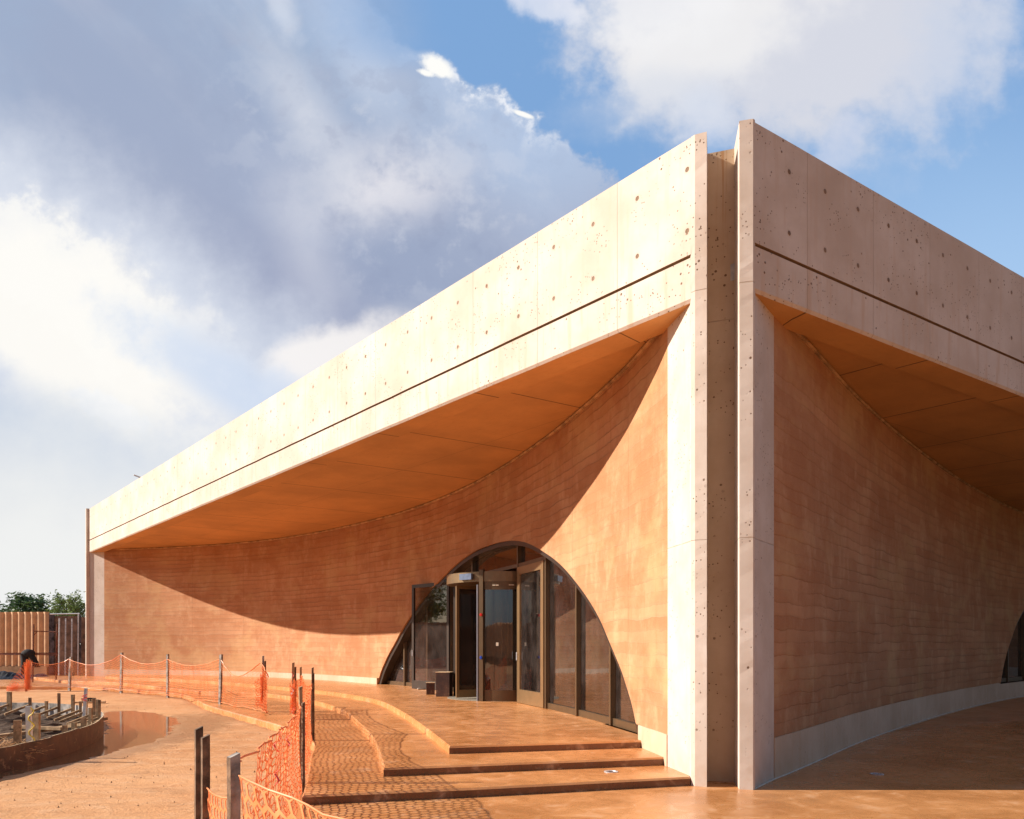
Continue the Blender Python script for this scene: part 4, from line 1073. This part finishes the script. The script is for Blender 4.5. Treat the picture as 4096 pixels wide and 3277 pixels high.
fp = [(*at(107, 29.55), 1.08, .02), (*at(277, 29.75), 1.10, .12), (*at(484, 28.25), 1.27, .10), (*at(671, 25.95), 1.15, .08), (*at(880, 21.8), 1.24, .14), (*at(1000, 19.9), 1.0, .14), (*at(1045, 19.4), 1.22, .14), (*at(1062, 18.6), 1.05, .16), (*at(1072, 18.9), .9, .14)]
net('long far run of orange mesh sagging between stakes in front of the curved wall', sagged(fp, [.20, .28, .22, .18, .25, .0, .0, .0], 10), cell=.07, hole=.90, fold=.04, seed=2, group=G1, hem=.011)
# bunched ends
def bunch(label, x, Y, zt, zb, seed, spread=.14, n=26, heap=0):
    rnd = random.Random(seed); X = (x - CX) / F * Y; path = []
    for k in range(n):
        a = k * 2.3; path.append((X + spread * math.cos(a) * rnd.uniform(.2, 1.5), Y + spread * math.sin(a) * rnd.uniform(.3, 1.3), zt + rnd.uniform(-.35, .02), zb + rnd.uniform(0, .22)))
    for k in range(heap):
        path.append((X - .15 + rnd.uniform(-.55, .55), Y - .15 + rnd.uniform(-.2, .1), rnd.uniform(.12, .4), .01))
    return net(label, path, cell=.06, hole=.86, fold=.03, seed=seed, group=G1, hem=0)
bunch('crumpled column of deep orange mesh wrapped round the leftmost stake', 112, 29.5, 1.10, .0, 11, .13, 16, 12)
bunch('loose bundle of orange mesh hanging on the paired stakes left of the steps', 1050, 19.3, 1.1, .14, 12, .12, 12)
bunch('torn strip of orange mesh hanging down the ribboned stake on the steps', 1172, 17.4, 1.0, .12, 13, .10, 12)
p4 = at(1206, 9.55); p5 = at(1249, 13.65)
net('orange mesh stretched beside the steps from the nearest thick stake to the thin leaning stake',
    sagged([(-1.10, 3.50, 1.17, .03), (*p4, .97, .02), (*p5, 1.0, .12)], [.05, .12], 14), cell=.125, rowh=.046, hole=.84, hem=.004, fold=.05, seed=4, group=G1, slant=.9)
net('short far piece of orange mesh running back between the stakes above the steps',
    sagged([(*p5, 1.0, .12), (*at(1205, 18.7), .95, .12), (*at(1176, 17.5), .95, .12)], .1, 10), cell=.06, hole=.86, fold=.04, seed=5, group=G1)
net('small piece of orange mesh between the nearest three stakes at lower left',
    sagged([(*at(812, 4.04), .98, .05), (-1.14, 3.50, 1.02, .05)], .02, 8), cell=.06, hole=.80, hem=.0025, fold=.03, seed=6, group=G1)
net('nearest orange mesh sweeping down to the lower right from the thick stake',
    sagged([(-1.09, 3.44, 1.12, .0), (-.73, 2.99, 1.095, .0), (-.54, 2.69, 1.10, .0), (-.1, 2.0, 1.12, .0)], .0, 8), cell=.085, hole=.80, hem=.0025, fold=.05, seed=8, group=G1, slant=-.4)
rb = [(1131, 2930, 6.5), (1115, 2975, 5.9), (1160, 2958, 7.1), (1118, 3105, 5.8), (1174, 2700, 17.3), (1173, 2765, 17.3), (1176, 2840, 17.2), (1219, 2950, 10.6)]
for i, (x, y, Y) in enumerate(rb):
    X = (x - CX) / F * Y; Z = 1.65 - (y - CY) * Y / F; mb = MB(); s_ = .05 if Y < 9 else .07
    pts = [Vector((X + s_ * .35 * math.sin(k * 1.7 + i), Y - .04 - .01 * k, Z + s_ * (.9 - k * .45))) for k in range(5)]
    for k in range(4): mb.bar(pts[k], pts[k + 1], .016, .003)
    pos_w = ['hanging high on the near mesh', 'hanging at mid height on the near mesh', 'close to the tall corner stake', 'low on the near mesh', 'near the top of the ribboned stake', 'halfway up the ribboned stake', 'near the foot of the ribboned stake', 'on the mesh behind the tall corner stake'][i]
    thing_mesh(mb, 'warning_ribbon', M['pink'] if i not in (5,) else M['white'], ('red' if i != 5 else 'white') + ' scrap of ribbon ' + pos_w, 'ribbon', 'scraps of ribbon tied to the mesh', loc=(X, Y, Z))

# ------------------------------------------------------------------ boxes beside the door
def form_box(name, x, y, w_, d_, h_, rz, label):
    X, Y = gp(x, y, .3); e = empty(name, (X, Y, .3), label, 'box'); t = .02
    c_, s_ = math.cos(rz), math.sin(rz)
    def W_(u, v): return (X + u * c_ - v * s_, Y + u * s_ + v * c_)
    def bx(u, v, z, su, sv, sz, mb): q = W_(u, v); mb.box((q[0], q[1], z), (su, sv, sz), rz); return mb
    bx(0, -d_ / 2, .3 + h_ / 2, w_, t, h_, MB()).build('front_panel', M['ply_film'], e)
    bx(0, d_ / 2, .3 + h_ / 2, w_, t, h_, MB()).build('back_panel', M['ply_film'], e)
    bx(-w_ / 2 + t / 2, 0, .3 + h_ / 2, t, d_ - t, h_ - .002, MB()).build('side_panel', M['ply_film'], e)
    mb = bx(0, 0, .3 + h_ + .008, w_ + .02, d_ + .03, .018, MB()); mb.build('top_panel', M['ply_edge'], e)
    return e
form_box('plywood_box', 1778, 2785, .34, .46, .60, -.12, 'tall dark plywood box with pale edges standing by the revolving door')
form_box('plywood_box', 1722, 2778, .22, .22, .30, .1, 'small low dark box left of the tall plywood box')
mb = MB(); X, Y = gp(1705, 2758, .3); mb.box((X, Y, .32), (.5, .25, .03), .2); thing_mesh(mb, 'grey_board', M['wood_grey'], 'flat grey offcut lying under the open glass door leaf', 'board', loc=(X, Y, .3))
# recessed floor lights
for i, (x, y, z, lb) in enumerate(((2444, 3088, .10, 'round recessed uplight set in the lowest step near the pale pier'), (3507, 3097.5, 0.0, 'round recessed uplight set in the shaded forecourt floor'))):
    X, Y = gp(x, y, z); e = empty('floor_light', (X, Y, z), lb, 'floor light', 'recessed floor lights')
    mb = MB(); n = 28
    for r, zz in ((.085, z + .001), (.085, z + .008), (.062, z + .008), (.060, z + .003)):
        for k in range(n): mb.v.append(Vector((X + r * math.cos(6.2832 * k / n), Y + r * math.sin(6.2832 * k / n), zz)))
    for q in range(3):
        for k in range(n): mb.face((q * n + k, q * n + (k + 1) % n, (q + 1) * n + (k + 1) % n, (q + 1) * n + k))
    mb.build('rim', M['steel'], e); MB().cyl((X, Y), .060, z + .001, z + .004, 24).build('lens', M['glass_clear'], e)
# small lamp on the parapet
q = (float(at(545, 30.9)[0]), 30.9); e = empty('roof_floodlight', (q[0] + .1, q[1] + .1, HT), 'tiny floodlight standing up on the far part of the roof edge', 'floodlight')
MB().box((q[0] + .02, q[1] + .1, HT + .13), (.30, .18, .05), .5, .2, .3).build('lamp_head', M['steel'], e); MB().bar((q[0] + .1, q[1] + .12, HT - .01), (q[0] + .05, q[1] + .1, HT + .12), .03, .03).build('bracket', M['rust'], e)

# ------------------------------------------------------------------ site fence of folded steel sheet
def sheet_fence(label, p, q, z0, z1, parent_loc, pitch=.337):
    e = empty('sheet_fence', (p[0], p[1], 0), label, 'fence')
    p = Vector((*p, 0)); q = Vector((*q, 0)); L_ = (q - p).length; t = (q - p) / L_; n_ = Vector((t.y, -t.x, 0))
    mb = MB(); k = 0; u = 0; prof = [(0, 0), (.46, .15), (.60, .15), (.94, 0), (1.0, 0)]; pts = []
    while u < L_:
        for a, o in prof[:-1]: pts.append(p + t * (u + a * pitch) + n_ * (o * .8))
        u += pitch
    for w_ in pts: mb.v += [w_ + Vector((0, 0, z0)), w_ + Vector((0, 0, z1 + .012 * noise.noise(w_ * .6)))]
    for i in range(len(pts) - 1): mb.face((2 * i, 2 * i + 2, 2 * i + 3, 2 * i + 1))
    o = mb.build('sheeting', M['sheet'], e); md = o.modifiers.new('t', 'SOLIDIFY'); md.thickness = .004
    MB().bar((p.x, p.y, (z0 + .0) / 2 - .05), (q.x, q.y, z0 / 2 - .05), .22, z0 + .1).build('footing', M['wallbase'], e)
    return e
sheet_fence('tan folded steel sheet fence with deep vertical ribs beyond the far end of the museum', (-38, 43.1), (-22.05, 41.0), .54, 3.12, None)
sheet_fence('tan ribbed steel fence along the left side of the site, outside the picture', (-38, 43.0), (-38, -22), .54, 3.1, None)
sheet_fence('tan ribbed steel fence behind the viewer, seen only mirrored in the door glass', (-38, -22), (30, -22), .54, 3.1, None)
# gate between fence and museum
gt = empty('site_gate', (-21.3, 40.7, 0), 'grey tubular steel gate with upright bars in front of brown sheet', 'gate')
zt = lambda y, Y: 1.65 - (y - CY) * Y / F
Yg = 40.7
MB().box((at(206, 41)[0], 41.0, 1.55), (.25, .05, 3.0)).build('stained_board', M['sheet_dark'], gt)
MB().box((at(268, 41.1)[0], 41.1, 1.5), (1.25, .04, 2.86)).build('backing_sheet', M['sheet_brown'], gt)
MB().box((at(332, 41.0)[0], 41.0, 1.48), (.28, .04, 2.78)).build('side_sheet', M['sheet_brown'], gt)
MB().tube([(at(200, Yg)[0], Yg, zt(2457, Yg)), (at(318, Yg)[0], Yg, zt(2455, Yg))], .028, 8).build('top_rail', M['steel'], gt)
for x, y1 in ((238, 2473), (263, 2474), (288, 2475), (314, 2456)):
    MB().tube([(at(x, Yg)[0], Yg, zt(y1, Yg)), (at(x - 2, Yg)[0], Yg, .12)], .033, 8).build('gate_bar', M['steel'], gt)
MB().box((at(320, 40.75)[0], 40.75, 1.45), (.09, .07, 3.0)).build('gate_post', M['sheet_dark'], gt)
MB().tube([(at(327, 40.6)[0], 40.55, 1.58), (at(322, 40.6)[0], 40.6, 1.60)], .035, 8).build('latch', M['black'], gt)
# rusty scaffold frame
Ys = 34.0
sc_ = empty('scaffold_frame', (at(180, Ys)[0], Ys, 0), 'rusty red tubular scaffold frame standing in front of the fence', 'scaffold')
for x0, x1, y1 in ((135, 131, 2497), (228, 224, 2497)):
    MB().tube([(at(x1, Ys)[0], Ys, .0), (at(x0, Ys)[0], Ys, zt(y1, Ys))], .027, 8).build('standard', M['rust'], sc_)
MB().tube([(at(134, Ys)[0], Ys, zt(2525, Ys)), (at(227, Ys)[0], Ys, zt(2528, Ys))], .02, 8).build('ledger', M['rust'], sc_)
MB().tube([(at(133, Ys)[0], Ys, zt(2544, Ys)), (at(150, Ys)[0], Ys, zt(2526, Ys))], .016, 8).build('corner_brace', M['rust'], sc_)
MB().tube([(at(-140, Ys - .3)[0], Ys - .3, zt(2618, Ys)), (at(150, Ys - .3)[0], Ys - .3, zt(2618, Ys)), (at(232, Ys - .1)[0], Ys - .1, zt(2620, Ys))], .024, 8).build('ledger', M['rust'], sc_)
MB().tube([(at(-140, Ys)[0], Ys, zt(2615, Ys)), (at(232, Ys)[0], Ys, zt(2613, Ys))], .022, 8).build('ledger', M['rust'], sc_)
for x_ in (-130,):
    MB().tube([(at(x_, Ys)[0], Ys, 0), (at(x_, Ys)[0], Ys, 2.4)], .027, 8).build('standard', M['rust'], sc_)
# dark jacket draped over the pipes
jk = MB(); nu, nv = 22, 26
jl = [(85, 2702), (84, 2690), (90, 2680)]
def lobe(top, bot, wt, wb_, th):
    b = len(jk.v); n = 12; m_ = 14
    for k in range(n + 1):
        t = k / n; x = top[0] + (bot[0] - top[0]) * t; z = top[1] + (bot[1] - top[1]) * t; w_ = wt + (wb_ - wt) * t; sag_ = math.sin(t * math.pi) * .03
        for j in range(m_):
            a = 6.2832 * j / m_; rr = 1 + .16 * noise.noise(Vector((math.cos(a) * 2, math.sin(a) * 2, t * 5 + bot[0])))
            jk.v.append(Vector((x + math.cos(a) * w_ * rr + sag_, Ys - .38 + math.sin(a) * th * rr, z)))
    for k in range(n):
        for j in range(m_): jk.face((b + k * m_ + j, b + k * m_ + (j + 1) % m_, b + (k + 1) * m_ + (j + 1) % m_, b + (k + 1) * m_ + j))
    jk.face([b + j for j in range(m_)]); jk.face([b + n * m_ + j for j in range(m_)][::-1])
cx_ = lambda x: at(x, Ys - .38)[0]
lobe((cx_(97), 1.22), (cx_(90), .42), .16, .09, .11); lobe((cx_(122), 1.22), (cx_(146), .70), .14, .12, .09); lobe((cx_(100), 1.15), (cx_(102), .75), .12, .07, .10)
b = len(jk.v); n, m_ = 10, 16
for k in range(n + 1):
    t = math.pi * k / n
    for j in range(m_):
        a = 6.2832 * j / m_; rr = 1 + .15 * noise.noise(Vector((math.cos(a) * 2, math.sin(a) * 2, t)))
        jk.v.append(Vector((cx_(112) + math.cos(t) * .26 * rr, Ys - .36 + math.sin(t) * math.cos(a) * .16, 1.24 + math.sin(t) * math.sin(a) * .17 * rr)))
for k in range(n):
    for j in range(m_): jk.face((b + k * m_ + j, b + k * m_ + (j + 1) % m_, b + (k + 1) * m_ + (j + 1) % m_, b + (k + 1) * m_ + j))
thing_mesh(jk, 'draped_jacket', M['cloth'], 'dark jacket thrown over the scaffold pipes, its sleeves hanging down', 'jacket', loc=(cx_(110), Ys - .36, 1.2), smooth=True)
# crumpled black plastic at the fence foot
pb = MB(); nu, nv = 60, 16
for j in range(nv + 1):
    for i in range(nu + 1):
        u_, v_ = i / nu, j / nv; x = -25.5 + 5.9 * u_; y = 36.3 + 1.6 * v_
        e_ = math.sin(math.pi * v_) * (math.sin(math.pi * u_) ** .4 if 0 < u_ < 1 else 0)
        pb.v.append(Vector((x, y + .15 * noise.noise(Vector((u_ * 7, v_ * 3, 1))), .0 + e_ * (.30 + .35 * noise.noise(Vector((x * 1.5, y * 2.5, 2))) + .12 * noise.noise(Vector((x * 6, y * 6, 2)))))))
for j in range(nv):
    for i in range(nu): pb.face((j * (nu + 1) + i, j * (nu + 1) + i + 1, (j + 1) * (nu + 1) + i + 1, (j + 1) * (nu + 1) + i))
thing_mesh(pb, 'plastic_sheeting', M['film'], 'heap of crumpled black plastic sheeting on the ground before the ribbed fence', 'plastic sheet', loc=(-22.5, 37, 0))
# little wooden block on the terrace by the far wall
mb = MB(); X, Y = gp(1222, 2707, .3); mb.box((X, Y, .34), (.25, .1, .07), .1); thing_mesh(mb, 'wood_block', M['wood_dark'], 'small dark block lying on the terrace near the foot of the earth wall', 'block', loc=(X, Y, .3))

# ------------------------------------------------------------------ trees
def tree(name, label, base, h, crown, leafm, seed, flat=True, nleaf=3200, ls=.22):
    e = empty(name, base, label, 'tree', 'trees beyond the fence'); rnd = random.Random(seed); B_ = Vector(base)
    tr = MB(); tr.tube([B_, B_ + Vector((.1, 0, h * .35)), B_ + Vector((-.05, .1, h * .62)), B_ + Vector((.1, 0, h * .9))], [h * .035, h * .028, h * .018, h * .006], 8)
    lf = MB(); tips = []
    nb_ = 26
    for k in range(nb_):
        t = .40 + .58 * k / nb_; a = k * 2.4 + rnd.uniform(-.3, .3); st_ = B_ + Vector((0, 0, h * t))
        r = crown * (1.0 - .55 * ((t - .6) / .4) ** 2 if t > .6 else .85 + (t - .4) * .75) * rnd.uniform(.7, 1.1)
        up = h * (.04 if flat else .16) * rnd.uniform(.6, 1.6)
        en = st_ + Vector((math.cos(a) * r, math.sin(a) * r, up)); md = (st_ + en) / 2 + Vector((0, 0, -h * .02))
        tr.tube([st_, md, en], [h * .012, h * .007, h * .003], 5)
        for q in range(7):
            f = .35 + .65 * q / 6; p = st_.lerp(en, f) + Vector((rnd.gauss(0, .10 * crown), rnd.gauss(0, .10 * crown), rnd.gauss(0, .03 * h))); tips.append((p, .9 - .3 * f))
    for k in range(nleaf):
        p, sc2 = rnd.choice(tips); sx, sz = (crown * .16, h * .018) if flat else (crown * .13, h * .05)
        c_ = p + Vector((rnd.gauss(0, sx), rnd.gauss(0, sx), rnd.gauss(0, sz)))
        d1 = Vector((rnd.uniform(-1, 1), rnd.uniform(-1, 1), rnd.uniform(-.3, .45 if flat else 1))).normalized(); d2 = d1.cross(Vector((rnd.uniform(-1, 1), rnd.uniform(-1, 1), rnd.uniform(-1, 1)))).normalized()
        s_ = ls * rnd.uniform(.5, 1.3); lf.add([c_ - d1 * s_, c_ + d2 * s_ * .35, c_ + d1 * s_ * 1.1, c_ - d2 * s_ * .35], [(0, 1, 2, 3)])
    tr.build('trunk', M['bark'], e); lf.build('crown', leafm, e)
tree('spreading_tree', 'dark green tree with flat layered branches above the ribbed fence', (at(118, 92)[0], 92, 0), 6.5, 2.6, M['leafA'], 1, True, 4600, .24)
tree('broadleaf_tree', 'lighter green loose leafy tree behind the gate top rail', (at(258, 88)[0], 88, 0), 5.5, 1.7, M['leafB'], 2, False, 2600, .18)
tree('broadleaf_tree', 'sparse green tree peeping out beside the far end of the museum', (at(303, 84)[0], 84, 0), 5.5, 1.1, M['leafB'], 3, False, 1500, .16)
tree('spreading_tree', 'dark layered tree cut by the left edge of the picture above the fence', (at(-35, 96)[0], 96, 0), 5.4, 2.6, M['leafA'], 4, True, 3600, .25)
tree('broadleaf_tree', 'leafy tree beyond the left fence, seen only mirrored in the open door leaf', (-46, 36.2, 0), 6.2, 2.4, M['leafB'], 6, False, 5000, .20)
# pebbles and crumbs of earth strewn over the dirt
pm_ = MB(); rnd = random.Random(21)
for k in range(420):
    y = 2.5 + 20 * rnd.random() ** 1.6; x = rnd.uniform(-.60 * y, -1.6 - .13 * y)
    if inpoly(x, y, RING) or inpoly(x, y, PUD) or inpoly(x, y, left1 + [(2, 10), (3, 40), (-26, 40)]): continue
    r = rnd.uniform(.004, .012); b = len(pm_.v)
    for i in range(6):
        a = i * 1.047 + rnd.uniform(-.3, .3); pm_.v.append(Vector((x + r * math.cos(a) * 1.3, y + r * math.sin(a), -.012)))
    pm_.v.append(Vector((x + rnd.uniform(-.3, .3) * r, y, r * .9 + .004)))
    for i in range(6): pm_.face((b + i, b + (i + 1) % 6, b + 6))
tag(pm_.build('pebbles', M['crumb']), 'small stones and crumbs of earth strewn over the orange dirt', 'pebbles', kind='stuff')
